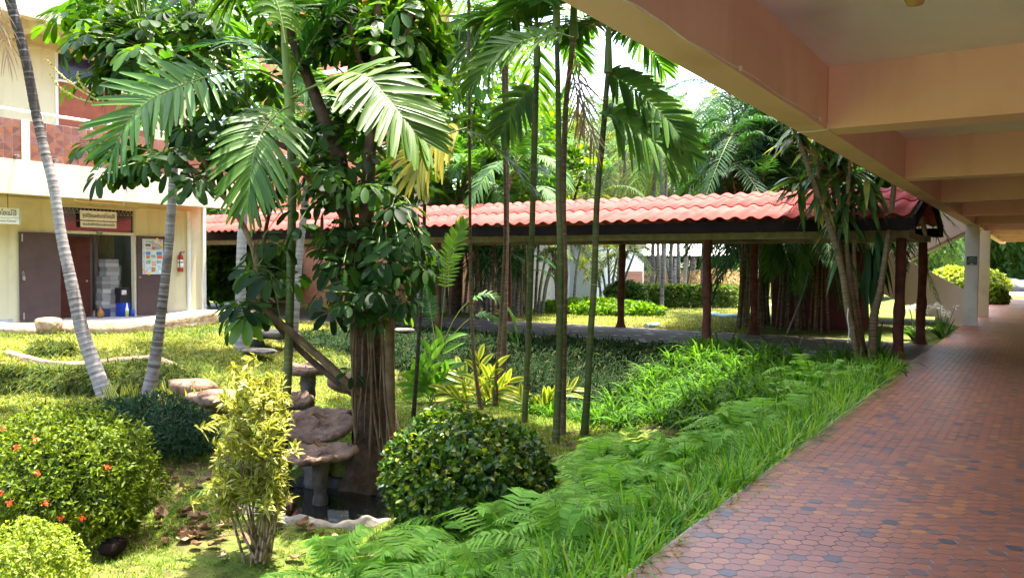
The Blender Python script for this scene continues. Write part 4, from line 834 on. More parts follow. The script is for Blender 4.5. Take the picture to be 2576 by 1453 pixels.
def with_base(l, d_top=None):
    """trunk points: the first is on the ground; later ones keep the ground point's distance unless given"""
    b0 = gpt(*l[0][:2]); d = depth(b0); out = [b0]
    for p in l[1:]: out.append(at(p[0], p[1], p[2] if len(p) > 2 else d))
    return out, d

# ------------------------------------------------------------------ palms with grey leaning trunks (left)
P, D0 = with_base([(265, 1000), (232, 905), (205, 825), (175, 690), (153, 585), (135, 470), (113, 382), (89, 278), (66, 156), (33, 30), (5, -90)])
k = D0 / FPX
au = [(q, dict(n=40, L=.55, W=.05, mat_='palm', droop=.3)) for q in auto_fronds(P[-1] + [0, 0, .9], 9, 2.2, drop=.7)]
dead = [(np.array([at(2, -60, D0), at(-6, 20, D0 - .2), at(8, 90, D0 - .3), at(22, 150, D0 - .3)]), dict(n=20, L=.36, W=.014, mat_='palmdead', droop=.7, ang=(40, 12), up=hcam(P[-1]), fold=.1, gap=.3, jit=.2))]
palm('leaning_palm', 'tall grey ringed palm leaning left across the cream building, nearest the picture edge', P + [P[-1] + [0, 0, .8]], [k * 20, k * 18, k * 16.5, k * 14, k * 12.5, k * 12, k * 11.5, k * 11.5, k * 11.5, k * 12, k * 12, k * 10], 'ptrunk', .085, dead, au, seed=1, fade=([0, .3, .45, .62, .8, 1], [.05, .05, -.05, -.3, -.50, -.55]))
P, D0 = with_base([(372, 1002), (390, 905), (404, 800), (416, 700), (427, 590), (434, 480), (438, 380), (441, 280), (446, 190)]); k = D0 / FPX
au = [(q, dict(n=40, L=.55, W=.05, mat_='palm', droop=.3)) for q in auto_fronds(P[-1] + [0, 0, .8], 9, 2.1, drop=.7, az0=1)]
palm('leaning_palm', 'grey brown ringed palm leaning right before the new year poster', P + [P[-1] + [0, 0, .6]], [k * 19, k * 15, k * 12.5, k * 11.5, k * 11, k * 11, k * 11, k * 10.5, k * 10, k * 9], 'ptrunk', .075, (), au, seed=2, fade=([0, .4, .8, 1], [-.05, -.15, -.1, -.1]))
P, D0 = with_base([(604, 880), (604, 800), (606, 700), (608, 610), (612, 540), (617, 430), (622, 300)]); k = D0 / FPX
au = [(q, dict(n=36, L=.55, W=.05, mat_='palm', droop=.3)) for q in auto_fronds(P[-1] + [0, 0, 1.2], 9, 2.2, drop=.7, az0=2)]
palm('straight_palm', 'upright whitish ringed palm before the passage end of the cream building', P + [P[-1] + [0, 0, .9]], [k * 14, k * 13, k * 12.5, k * 12, k * 11, k * 10, k * 9, k * 8], 'ptrunk', .10, (), au, seed=3, fade=([0, 1], [.25, .2]))
P, D0 = with_base([(738, 885), (744, 780), (752, 650), (762, 560), (772, 460), (776, 400)]); k = D0 / FPX
au = [(q, dict(n=36, L=.5, W=.05, mat_='palm', droop=.3)) for q in auto_fronds(P[-1] + [0, 0, 1.0], 8, 1.9, drop=.7, az0=3)]
palm('straight_palm', 'slender pale palm seen behind the green bamboo palm stem', P + [P[-1] + [0, 0, .8]], [k * 10, k * 9.5, k * 9, k * 9, k * 8.5, k * 8, k * 7], 'ptrunk', .09, (), au, seed=4)

# ------------------------------------------------------------------ green palm in the foreground with the big fronds
Dg = 8.8
b0 = gpt(704, 1178); Dg = depth(b0)
P = [b0] + PX([(714, 1080), (722, 985), (727, 850), (731, 700), (734, 560), (735, 450), (733, 360)], Dg); k = Dg / FPX
shaft = (PX([(733, 362), (730, 300), (727, 240), (722, 180), (716, 110), (712, 40)], Dg), [k * 11, k * 13, k * 12, k * 11, k * 9, k * 5])
tc = hcam(P[-1])
BIG = dict(n=30, L=.52, W=.062, droop=.16, prof=(.5, 1, 1, .85, .35), rr=.014)
FR = [
 ([at(727, 268, Dg - .1), at(692, 291, Dg - .5), at(653, 343, Dg - .9), at(634, 414, Dg - 1.1), at(624, 505, Dg - 1.2)], dict(BIG, n=30, L=.50, W=.046, up=tc + [0, 0, .3], mat_='palm', val=(.35, 1), ang=(80, 18), droop=.30)),
 ([at(727, 250, Dg), at(800, 212, Dg - .4), at(870, 186, Dg - .8), at(921, 194, Dg - 1.0), at(966, 238, Dg - 1.1), at(1008, 290, Dg - 1.2), at(1062, 352, Dg - 1.2)], dict(BIG, n=32, L=.56, W=.075, up=tc + np.array([0, 0, .9]), mat_='palmlit', val=(.4, .95), t0=.32, ang=(80, 30), droop=.18)),
 ([at(726, 215, Dg), at(660, 178, Dg - .3), at(573, 180, Dg - .7), at(490, 204, Dg - .9), at(430, 226, Dg - 1.0), at(370, 256, Dg - 1.1), at(320, 312, Dg - 1.2), at(284, 385, Dg - 1.2)], dict(BIG, n=32, L=.54, W=.052, up=tc * .9 + np.array([0, 0, .8]), mat_='palm', val=(.35, .95), t0=.30, ang=(82, 30), droop=.12)),
 (PX([(716, 110), (700, 20), (668, -40), (625, -45), (585, -15)], Dg - 1.3), dict(BIG, n=30, L=.48, W=.05, up=np.array([0, 0, 1.]) + tc * .3, mat_='palmlit', val=(.5, .95), ang=(78, 25), droop=.45)),
 (PX([(735, 200), (780, 110), (840, 30), (900, -40)], Dg), dict(BIG, n=26, L=.5, W=.055, up=np.array([0, 0, 1.]), mat_='palmdark', droop=.2)),
 (PX([(722, 180), (690, 150), (630, 110), (560, 110), (480, 120)], Dg + .5), dict(BIG, n=30, L=.45, W=.055, up=np.array([0, 0, 1.]) + .4 * tc, mat_='palmdark', droop=.2)),
 (PX([(727, 210), (760, 160), (830, 130), (910, 150)], Dg + .6), dict(BIG, n=28, L=.45, W=.055, up=np.array([0, 0, 1.]) + .4 * tc, mat_='palmdark', droop=.25)),
]
AUT = [(q, dict(n=34, L=.5, W=.055, mat_='palm', droop=.22)) for q in auto_fronds(at(712, 60, Dg), 5, 2.0, el=(75, 35), drop=.45, az0=1.2)]
palm('green_palm', 'green stemmed palm with big arching fronds standing before the umbrella tree', P, [k * 16, k * 13, k * 11, k * 10.5, k * 10.5, k * 11, k * 11, k * 11], 'gtrunk', .17, FR, AUT, shaft, seed=5)

# ------------------------------------------------------------------ slender stems in the middle
def slim(label, pix, wpx, tm, ring, fr=(), naut=0, L=1.5, el=(65, -10), az0=0, sh=None, seed=0, fm='palm', lift=.35):
    P, D = with_base(pix); k = D / FPX
    au = [(q, dict(n=28, L=.46, W=.055, mat_=fm, droop=.22, val=(.1, .9), prof=(.5, 1, 1, .85, .35))) for q in auto_fronds(P[-1] + [0, 0, lift], naut, L, el=el, drop=.55, az0=az0)]
    shaft = None
    if sh: shaft = ([P[-1] - [0, 0, .05], P[-1] + [0, 0, lift]], [k * sh * 1.15, k * sh * .7])
    return palm('slender_palm', label, P, [k * x / 2 * .82 for x in wpx], tm, ring, fr, au, shaft, seed=seed, n=10)
P1, D1 = with_base([(1210, 1030)]); T5D = depth(gpt(1412, 1092))
slim('thinnest grey brown stem with straight line to the picture top, left of the lit fronds', [(1210, 1030), (1197, 940), (1190, 880), (1185, 740), (1183, 600), (1181, 300), (1179, 0), (1178, -110)], [16, 12, 11, 10, 10, 10, 10, 10], 'btrunk', .14, naut=6, L=1.5, az0=.4, sh=6, seed=11)
slim('thin brown stem bending slightly right, second right of the thinnest one', [(1245, 1020), (1255, 880), (1264, 740), (1271, 610), (1271, 486), (1267, 208), (1259, 35), (1257, -90)], [17, 14, 13, 13, 12, 12, 12, 11], 'btrunk', .16, naut=6, L=1.5, az0=1.4, sh=7, seed=12)
D3 = depth(gpt(1320, 1060)); tc3 = hcam(gpt(1320, 1060))
slim('green and brown stem with green crownshaft, first left of the paired trunks', [(1320, 1060), (1327, 900), (1335, 700), (1341, 486), (1345, 347), (1348, 243), (1351, 160)], [20, 18, 18, 19, 21, 18, 16], 'gtrunk', .20,
     [(PX([(1350, 215), (1320, 240), (1290, 280), (1262, 335)], D3 + .4), dict(n=24, L=.42, W=.055, mat_='palmlit', up=tc3 + np.array([0, 0, .5]), droop=.3, val=(.4, .9)))], naut=6, L=1.2, az0=2.2, el=(70, 20), sh=9, seed=13, lift=.5)
D4 = depth(gpt(1400, 1110)); tc4 = hcam(gpt(1400, 1110))
slim('thick green ringed trunk, front one of the crossing pair', [(1398, 1112), (1403, 1000), (1408, 850), (1410, 640), (1405, 500), (1405, 312), (1402, 150), (1400, 60)], [24, 22, 21, 20, 19, 18, 16, 15], 'gtrunk', .16, naut=7, L=1.4, az0=.9, el=(70, 15), sh=9, seed=14, lift=.5)
D5 = D4 + .25
LIT = dict(n=30, L=.48, W=.062, droop=.14, prof=(.5, 1, 1, .85, .35), rr=.012)
slim('brown trunk with hanging dead frond, rear one of the crossing pair', [(1416, 1092), (1418, 900), (1420, 700), (1417, 486), (1423, 278), (1434, 170), (1443, 87)], [20, 18, 18, 18, 17, 17, 18], 'btrunk', .19,
     [(PX([(1443, 95), (1400, 84), (1356, 94), (1300, 110), (1262, 128), (1217, 174), (1190, 212)], D5 - .9), dict(LIT, mat_='palmlit', val=(.45, 1), up=tc4 * .7 + np.array([0, 0, 1.0]), t0=.10, ang=(74, 30))),
      (PX([(1443, 130), (1452, 180), (1462, 240), (1480, 310), (1500, 380)], D5 - .3), dict(n=22, L=.30, W=.022, gap=.25, jit=.2, mat_='palmdead', up=tc4, ang=(45, 15), droop=.6, fold=.6)),
      (PX([(1440, 180), (1450, 230), (1455, 270), (1462, 330)], D5 - .25), dict(n=16, L=.26, W=.02, gap=.25, jit=.2, mat_='palmdead', up=tc4, ang=(35, 12), droop=.6, fold=.6))], naut=6, L=1.4, az0=.2, el=(70, 25), sh=11, seed=15, lift=.45)
D6 = depth(gpt(1470, 1095)); tc6 = hcam(gpt(1470, 1095))
slim('green ringed trunk leaning right with broad frond reaching the beam, rightmost of the slender stems', [(1470, 1096), (1478, 980), (1485, 850), (1495, 700), (1502, 500), (1516, 347), (1524, 250), (1530, 174)], [28, 21, 20, 20, 19, 18, 17, 16], 'gtrunk', .17,
     [(PX([(1528, 185), (1500, 174), (1545, 194), (1600, 234), (1669, 294), (1705, 335), (1740, 390)], D6)[0:1] + PX([(1540, 190), (1600, 230), (1669, 292), (1705, 335), (1740, 392)], D6), dict(LIT, L=.46, W=.075, mat_='palm', val=(.1, .8), up=np.array([0, 0, .8]) + 1.0 * tc6, ang=(66, 35), droop=.15)),
      (PX([(1518, 300), (1540, 290), (1593, 318), (1652, 363), (1710, 412)], D6 - .2), dict(LIT, L=.50, W=.07, mat_='palm', val=(.3, 1), up=np.array([0, 0, .8]) + .9 * tc6, ang=(76, 30), droop=.35))], naut=6, L=1.1, az0=1.9, el=(75, 25), sh=10, seed=16, lift=.5)
slim('nearly black thin stem in the shade right of the umbrella tree', [(1040, 1050), (1048, 940), (1056, 800), (1062, 680), (1067, 560), (1069, 480), (1070, 380)], [15, 13, 12, 12, 12, 11, 10], 'dtrunk', .2, 
     [(PX([(1175, 322), (1130, 336), (1090, 362), (1062, 395), (1052, 440)], 7.9), dict(n=26, L=.40, W=.055, mat_='palmyel', val=(.35, 1), up=tc4 + np.array([0, 0, .8]), droop=.35))], naut=7, L=1.4, az0=.7, sh=6, seed=17, fm='palmlit')
# young palm with one upright bright frond before the walkway post
b_ = gpt(1108, 900); Dy = depth(b_); tcy = hcam(b_)
yp = thing('young_palm', b_, 'young palm with one upright backlit frond by the walkway', 'palm')
for pts, kw in (([(1105, 880), (1118, 740), (1128, 660), (1146, 600), (1166, 555)], dict(n=30, L=.32, W=.05, mat_='palmlit', val=(.5, 1), up=tcy, t0=.3, ang=(75, 25), droop=.06, prof=(.5, 1, .9, .7, .1))),
                ([(1105, 885), (1150, 790), (1200, 745), (1245, 745), (1285, 790), (1300, 850)], dict(n=30, L=.28, W=.045, mat_='palm', up=np.array([0, 0, 1.]) + .3 * tcy, t0=.35, droop=.3)),
                ([(1100, 890), (1085, 800), (1075, 740), (1060, 700)], dict(n=24, L=.26, W=.04, mat_='palmdark', up=tcy, t0=.3, droop=.2)),
                ([(1105, 885), (1170, 810), (1215, 790), (1260, 812), (1290, 850)], dict(n=24, L=.26, W=.045, mat_='palm', up=np.array([0, 0, 1.]) + .3 * tcy, t0=.4, droop=.3))):
    kw = dict(kw); mt = kw.pop('mat_'); mb = MB(); frond(mb, PX(pts, Dy), **kw); mb.build('frond', [M[mt], M['stem']], yp)
# backlit palm above the middle of the frame
tp = at(1272, 40, 14.5); bp = np.array([tp[0], tp[1], float(ground(tp[0], tp[1]))])
FR = [(PX([(1290, 55), (1240, 40), (1190, 60), (1140, 105), (1120, 150)], 14.5), dict(n=34, L=.8, W=.075, mat_='palmlit', val=(.4, 1), up=tcy + np.array([0, 0, .8]), droop=.35)),
      (PX([(1290, 50), (1240, 100), (1190, 105), (1130, 100)], 14.2), dict(n=34, L=.7, W=.07, mat_='palmlit', val=(.3, 1), up=tcy + np.array([0, 0, .6]), droop=.5))]
palm('tall_palm', 'tall backlit palm whose ribbon leaflets hang over the middle of the picture', [bp, (bp + tp) / 2 + [.05, 0, 0], tp], [.055, .05, .045], 'btrunk', .2, FR, [(q, dict(n=34, L=.7, W=.06, mat_='palmlit', droop=.4)) for q in auto_fronds(tp, 8, 2.3, drop=.6)], seed=21)

# ------------------------------------------------------------------ umbrella tree in the middle
bt = gpt(945, 1150); DT = depth(bt); kT = DT / FPX
ut = thing('umbrella_tree', bt, 'big umbrella tree with root wrapped trunk and dark whorled leaves over the pond', 'tree')
LIMB = {}
def limb(nm, pix, wpx, ir=.03, n=10, m=40):
    P = np.array([at(p[0], p[1], DT + (p[2] if len(p) > 2 else 0)) for p in pix]); Q = spline(P, m); R = np.interp(np.linspace(0, 1, m), np.linspace(0, 1, len(wpx)), wpx) * kT / 2
    LIMB[nm] = Q; return Q, R
mb = MB()
Q, R = limb('trunk', [(958, 1215), (952, 1165), (945, 1110), (938, 1040), (928, 950), (920, 870), (912, 800), (908, 740)], [205, 152, 120, 102, 90, 80, 68, 56])
a = np.linspace(0, 2 * np.pi, 20, endpoint=False)
T, S, N = frames(Q); rr = R[:, None] * (1 + .10 * np.sin(a * 3 + 1)[None] + (.07 + .10 * np.linspace(1, 0, 40)[:, None] ** 3) * np.sin(a * 7 + np.linspace(0, 2, 40)[:, None]) + rng.normal(0, .012, (40, 20)))
V = Q[:, None] + rr[..., None] * (np.cos(a)[None, :, None] * S[:, None] + np.sin(a)[None, :, None] * N[:, None])
i = np.arange(39)[:, None] * 20; j = np.arange(20)[None]; kk = (j + 1) % 20; mb.add(V.reshape(-1, 3), np.stack([i + j, i + kk, i + 20 + kk, i + 20 + j], -1).reshape(-1, 4))
mb.build('trunk', M['bark'], ut)
for nm, pix, w_ in [
    ('A', [(912, 780), (918, 640), (926, 450), (936, 300), (944, 150), (950, 0), (952, -120)], [56, 42, 34, 28, 24, 20, 16]),
    ('B', [(905, 800, .1), (885, 640, .1), (858, 430, .1), (838, 360, .2), (800, 260, .3), (765, 170, .4), (732, 90, .5), (700, 0, .6)], [46, 42, 42, 38, 32, 28, 24, 18]),
    ('C', [(985, 1090, -.3), (980, 900, -.3), (985, 700, -.25), (990, 560, -.2), (995, 400), (1012, 220), (1028, 80), (1036, -60)], [22, 24, 22, 20, 18, 17, 16, 14]),
    ('D', [(915, 1000, -.2), (870, 960, -.3), (822, 913, -.3), (770, 868, -.3), (721, 826, -.3), (680, 790, -.2), (655, 755, -.2), (648, 700, -.1), (636, 620, 0), (585, 522, .1), (541, 475, .2), (490, 430, .3), (445, 399, .4)], [22, 21, 20, 19, 18, 17, 16, 15, 15, 14, 14, 12, 9]),
    ('E', [(541, 475, .2), (520, 420, .2), (497, 375, .3), (465, 310, .4), (438, 260, .5), (400, 180, .6), (360, 100, .7)], [12, 11, 11, 10, 10, 9, 7]),
    ('F', [(925, 1020, -.1), (868, 975, -.2), (800, 920, -.1), (740, 865, -.1), (690, 810, 0), (665, 770, .1), (655, 690, .2), (672, 560, .3), (700, 470, .4)], [16, 16, 16, 15, 14, 13, 12, 10, 8]),
    ('G', [(918, 700), (870, 560, -.3), (800, 470, -.5), (740, 420, -.6)], [22, 16, 12, 8]),
    ('H', [(765, 170, .4), (820, 90, .3), (870, 10, .2)], [18, 14, 10]),
    ('I', [(858, 430, .1), (760, 390, .5), (640, 330, .8), (560, 270, .9), (470, 120, .9)], [18, 16, 13, 11, 8]),
    ('J', [(940, 250), (900, 140, -.2), (880, 60, -.3)], [14, 12, 8]),
    ('K', [(990, 560, -.2), (1030, 470, -.2), (1050, 400, -.3)], [12, 9, 6]),
    ('L', [(920, 640), (960, 560, -.4), (1000, 500, -.5)], [16, 11, 7])]:
    Q, R = limb(nm, pix, w_); mb = MB(); tube(mb, Q, R, 10, 0, .5, True, .03); mb.build('limb', M['bark_tan'] if nm in 'CDE' else M['bark'], ut)
# aerial roots clasping the trunk
for q in range(10):
    x0 = rng.uniform(880, 985); x1 = x0 + rng.uniform(-30, 35); y1 = rng.uniform(1080, 1170); dd = -.24 - .08 * rng.random()
    mb = MB(); tube(mb, spline([at(x0, rng.uniform(700, 900), DT + dd), at((x0 + x1) / 2 + rng.uniform(-8, 8), 980, DT + dd - .03), at(x1, y1, DT + dd - .1)], 16), kT * rng.uniform(2.5, 7) / 2, 6, 0, .5, True, .05); mb.build('aerial_root', M['bark_tan'], ut)
WH = []                                                        # leaf whorls: (centre, axis, size, lit)
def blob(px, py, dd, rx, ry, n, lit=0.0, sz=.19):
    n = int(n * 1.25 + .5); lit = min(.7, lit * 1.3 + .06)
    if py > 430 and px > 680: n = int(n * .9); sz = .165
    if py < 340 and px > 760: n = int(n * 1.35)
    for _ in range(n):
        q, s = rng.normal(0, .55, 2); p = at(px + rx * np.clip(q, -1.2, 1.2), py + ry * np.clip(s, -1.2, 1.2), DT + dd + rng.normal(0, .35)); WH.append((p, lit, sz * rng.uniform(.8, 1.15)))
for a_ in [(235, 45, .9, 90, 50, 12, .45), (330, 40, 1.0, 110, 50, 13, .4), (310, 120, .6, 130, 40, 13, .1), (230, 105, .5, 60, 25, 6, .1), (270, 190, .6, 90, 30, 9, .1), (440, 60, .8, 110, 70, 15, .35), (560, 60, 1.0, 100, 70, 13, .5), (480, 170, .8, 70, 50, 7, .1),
           (700, 60, .9, 90, 70, 12, .3), (830, 70, .6, 90, 80, 16, .25), (920, 120, .3, 90, 90, 18, .2), (1010, 60, .2, 80, 70, 16, .4), (1060, 160, .2, 70, 70, 12, .3), (960, 250, .3, 70, 60, 10, .1), (820, 330, .6, 90, 80, 15, .1),
           (360, 400, .3, 110, 35, 10, 0), (300, 420, .2, 50, 30, 5, 0), (250, 370, .2, 50, 30, 4, 0), (480, 370, .5, 60, 60, 9, 0), (480, 470, .1, 40, 35, 4, 0), (560, 290, .9, 90, 80, 13, .1), (640, 240, 1.1, 90, 60, 10, .1), (620, 370, 1.0, 60, 50, 5, 0), (680, 470, .6, 60, 60, 5, 0), (560, 420, .4, 40, 40, 4, 0),
           (790, 450, .2, 70, 60, 11, 0), (860, 500, -.2, 80, 70, 12, 0), (930, 440, -.2, 70, 60, 10, .05), (1020, 430, -.2, 50, 40, 6, .2), (1000, 520, -.4, 60, 40, 7, .1), (900, 600, -.4, 90, 60, 14, 0), (960, 660, -.5, 80, 60, 12, 0), (820, 640, -.2, 60, 60, 7, 0), (860, 720, -.4, 60, 40, 7, 0), (1030, 620, -.5, 60, 50, 7, .05), (1060, 690, -.6, 50, 50, 6, 0), (930, 760, -.5, 80, 40, 9, 0), (1000, 770, -.5, 40, 40, 4, 0),
           (700, 600, -.2, 50, 50, 4, 0), (640, 690, -.3, 35, 40, 4, 0), (600, 770, -.3, 35, 35, 5, 0), (660, 760, -.2, 30, 30, 2, 0), (720, 720, -.1, 40, 40, 4, 0), (910, 940, -.5, 30, 30, 2, 0),
           (330, -80, 1.2, 160, 60, 16, .2), (560, -90, 1.3, 160, 60, 20, .2), (800, -80, 1.3, 160, 70, 24, .2), (950, -120, .9, 160, 80, 26, .2), (1050, -60, .6, 90, 60, 12, .2)]: blob(*a_)  # last row: unseen whorls above the frame, added to shade the lower crown
allL = np.concatenate([LIMB[q] for q in LIMB]); B_, D_, N_, L_, W_, V_, LT = [], [], [], [], [], [], []; mbp = MB()
for p, lit, sz in WH:
    q = allL[np.argmin(((allL - p) ** 2).sum(1))]; out = p - q; ln = np.linalg.norm(out)
    ax = nrm(nrm(out) * .55 + np.array([0, 0, .75]) + rng.normal(0, .2, 3))
    st_ = q + (p - q) * max(0, 1 - 1.1 / max(ln, 1e-3)) if ln > 1.1 else q
    tube(mbp, spline([st_, (st_ + p) / 2 + [0, 0, .06], p], 6), [.008, .007, .006, .006, .005, .004], 4, 0, .5, False)
    nl = rng.integers(7, 10); s_ = nrm(np.cross(ax, rdir(1)[0])); c_ = np.cross(ax, s_); a = np.arange(nl) * 2 * np.pi / nl + rng.normal(0, .12, nl)
    rad = np.cos(a)[:, None] * s_ + np.sin(a)[:, None] * c_
    D = nrm(rad * .85 - ax * rng.uniform(.05, .55) + rng.normal(0, .07, (nl, 3)))
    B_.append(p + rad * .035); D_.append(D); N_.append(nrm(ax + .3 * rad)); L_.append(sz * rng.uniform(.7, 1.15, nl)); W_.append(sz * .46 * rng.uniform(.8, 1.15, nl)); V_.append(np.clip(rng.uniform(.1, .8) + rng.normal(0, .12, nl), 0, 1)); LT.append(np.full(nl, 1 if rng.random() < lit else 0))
B_, D_, N_, L_, W_, V_, LT = map(np.concatenate, (B_, D_, N_, L_, W_, V_, LT))
mb = MB()
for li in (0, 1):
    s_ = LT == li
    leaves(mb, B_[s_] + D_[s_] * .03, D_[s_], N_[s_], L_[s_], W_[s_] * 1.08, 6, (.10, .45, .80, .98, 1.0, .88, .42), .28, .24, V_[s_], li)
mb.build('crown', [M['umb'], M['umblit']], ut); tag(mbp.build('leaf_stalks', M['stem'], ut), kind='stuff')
# flower spikes at the left
mb = MB()
for pts in ([(250, 255), (200, 225), (150, 185), (118, 150)], [(235, 258), (190, 245), (150, 220), (128, 190)], [(240, 240), (215, 225), (200, 205), (193, 185)]):
    Q = spline(PX(pts, DT + .2), 34); tube(mb, Q, np.linspace(.012, .006, 34), 5); 
    for p in Q[8:]: rock(mb, p + rng.normal(0, .008, 3), (.011,) * 3, int(rng.integers(99)), 0, 0, icos=(ICO2[0], ICO2[1]))
tag(mb.build('flower_spike', mat_noise('olive_buds', (.30, .26, .07), (.42, .36, .10), 20, .7, 40, .2), ut))

# ------------------------------------------------------------------ broadleaf trees behind the walkway
def leafy_tree(name, label, base, height, blobs, nleaf, lsz, mats, trunk_r=.14, group=None, cat='tree', tm='bark', k=3):
    """blobs: (x, y, z, rx, ry, rz) relative to the base; leaves gather on clumps, so that gaps stay open"""
    root = thing(name, base, label, cat, group); base = np.asarray(base, float)
    mb = MB(); tops = [base + np.array(q[:3]) for q in blobs]; fork = base + np.array([.05, .05, height * .45])
    tube(mb, spline([base - [0, 0, .1], base + [.06, 0, height * .22], fork], 14), np.linspace(trunk_r * 1.2, trunk_r * .75, 14), 9, 0, .5, True, .04)
    for q in tops: tube(mb, spline([fork - [0, 0, .1], (fork + q) / 2 + [0, 0, .12 * height * .3], q], 10), np.linspace(trunk_r * .5, trunk_r * .12, 10), 6, 0, .5, True, .04)
    mb.build('trunk', M[tm], root)
    mb = MB(); vol = np.array([q[3] * q[4] * q[5] for q in blobs]) ** .7; cnt = (nleaf * vol / vol.sum()).astype(int)
    for q, c, n_ in zip(blobs, tops, cnt):
        ncl = max(4, n_ // 26); cd_ = rdir(ncl); cl = c + cd_ * np.array(q[3:]) * (rng.random((ncl, 1)) ** .45); w_ = rng.integers(0, ncl, n_)
        P = cl[w_] + rng.normal(0, 1, (n_, 3)) * np.array(q[3:]) * .17
        out = nrm(P - c + [0, 0, .4]); D = nrm(out + rng.normal(0, .6, (n_, 3)) - [0, 0, .25]); N = nrm(out * .5 + [0, 0, .8] + rng.normal(0, .4, (n_, 3)))
        leaves(mb, P, D, N, lsz * rng.uniform(.6, 1.2, n_), lsz * .55 * rng.uniform(.7, 1.2, n_), k, (.15, .9, 1, .1) if k == 3 else (.2, 1, .1), .25, .2, np.clip(rng.normal(.5, .22, n_), 0, 1), rng.integers(0, len(mats), n_)[0])
    mb.build('crown', [M[m_] for m_ in mats], root); return root
p = atz(1090, 800, -.05); p = np.array([-15.5, 20.2, -.05])
leafy_tree('broadleaf_tree', 'bright green broad leaved tree backlit behind the umbrella tree', p, 7, [(0, 0, 6.2, 2.4, 1.6, 1.4), (1.8, .5, 4.9, 1.7, 1.3, 1.0), (-1.6, .3, 7.0, 1.6, 1.4, 1.3), (.8, .3, 7.9, 2.0, 1.4, 1.2), (2.6, .2, 6.0, 1.2, 1.2, .9), (-2.5, 0, 5.3, 1.3, 1.1, .9)], 3000, .30, ['broad'])
p = np.array([-13.8, 24.0, -.05])
leafy_tree('broadleaf_tree', 'pale sunlit broad leaved tree over the walkway roof between the slender palms', p, 5, [(0, 0, 4.2, 1.1, 1.0, .8), (-1.1, .3, 3.7, 1.0, .9, .7), (.6, .3, 4.9, .9, .9, .7)], 900, .26, ['broad'])

# ------------------------------------------------------------------ areca clumps behind the walkway (one model, copies turned and scaled)
def areca(name, label, base, nst, H, L, mat_, group, hmin=.6, n=26, lw=.045, ll=.42, tilt=.3, nf=5, el=(72, 5), stemm='ptrunk', rst=.045):
    root = thing(name, base, label, 'palm', group); base = np.asarray(base, float)
    for s in range(nst):
        a = s * 2.4 + rng.normal(0, .3); r = .12 + .3 * rng.random(); h = H * rng.uniform(hmin, 1.0); o = base + [r * math.cos(a), r * math.sin(a), -.1]
        top = o + [tilt * h * math.cos(a) * rng.uniform(.4, 1.1), tilt * h * math.sin(a) * rng.uniform(.4, 1.1), h]
        mid = (o + top) / 2 - np.array([math.cos(a), math.sin(a), 0]) * .06 * h
        mb = MB(); ringed(mb, [o, mid, top], [rst * 1.2, rst, rst * .8], .12, 7, 0, s, .05); mb.build('stem', M[stemm], root)
        for q in auto_fronds(top, nf, L, el=el, drop=.75, az0=a * 1.7):
            mb = MB(); frond(mb, q, n=n, L=ll, W=lw, droop=.35, K=3, prof=(.5, 1, .75, .12), val=(rng.uniform(0, .5), rng.uniform(.55, 1.0)), rr=.012); mb.build('frond', [M[mat_], M['stem']], root)
    return root
G1 = 'areca palms beyond the walkway roof'
AL = 'yellow green areca palm clump rising beyond the walkway roof'
b_ = np.array([*at(1285, 700, 30)[:2], -.05])
ar = areca('areca_palm', AL, b_, 5, 4.6, 2.1, 'palmfar', G1)
for px, dd, sc, rz in [(1230, 31, 1.15, .8), (1340, 33, 1.3, 2.0), (1420, 27, .95, 3.1), (1480, 34, 1.35, 4.0), (1560, 58, 2.2, 5.1), (1640, 62, 2.4, .3), (1700, 56, 2.0, 1.3), (1150, 27, 1.0, 2.7), (1590, 70, 2.8, 3.6), (1390, 44, 1.8, 1.1), (1255, 45, 1.9, 5.4), (1500, 50, 2.2, 2.2), (1575, 64, 2.6, .9), (1665, 72, 3.1, 2.9), (1725, 60, 2.5, 4.6), (1460, 52, 2.2, 1.8), (1410, 46, 1.9, 5.8), (1620, 60, 2.2, 3.9), (1760, 66, 2.6, .6)]:
    p = at(px, 700, dd); dup(ar, (p[0], p[1], -.05), rz, sc, AL)
G6 = 'green fan of feathery palms between the walkway and the brick building'
ML = 'green feathery palm clump rising just beyond the walkway behind the slender palm stems'
mid = areca('feather_palm', ML, np.array([*at(1210, 700, 22.5)[:2], -.05]), 2, 4.6, 2.3, 'palm', G6, .88, n=30, lw=.075, ll=.55, tilt=.2, nf=8, el=(78, 12), stemm='btrunk', rst=.04)
for px, dd, sc, rz in [(1110, 23.5, .95, 1.2), (1330, 24, .9, 2.6), (1180, 26, 1.25, 4.1), (1050, 24, .85, 5.0), (1270, 28, 1.3, .4)]:
    p = at(px, 700, dd); dup(mid, (p[0], p[1], -.05), rz, sc, ML)
ar2 = areca('areca_palm', 'leaning areca clump with pale stems before the white house wall', np.array([*atz(1345, 786, -.05)[:2], -.05]), 6, 3.3, 1.3, 'palmfar', None, tilt=.42, n=22, ll=.30, nf=4)
p = atz(1535, 775, -.05); ar3 = areca('areca_palm', 'bushy areca clump at the brick end of the white house', np.array([p[0], p[1], -.05]), 6, 2.5, 1.1, 'palmfar', None, tilt=.22, n=20, ll=.28, nf=4)
p = atz(1215, 800, -.05); areca('areca_palm', 'dark green areca clump in shade before the grey shed', np.array([p[0], p[1] + 1.5, -.05]), 6, 2.2, 1.3, 'palmdark', None, tilt=.25, n=22, ll=.32)
p = atz(1125, 800, -.05); areca('areca_palm', 'pale stemmed areca clump beside the grey pillar under the walkway roof', np.array([p[0] - .3, p[1] + 2.0, -.05]), 6, 3.0, 1.3, 'palmdark', None, tilt=.12, n=22, ll=.32)
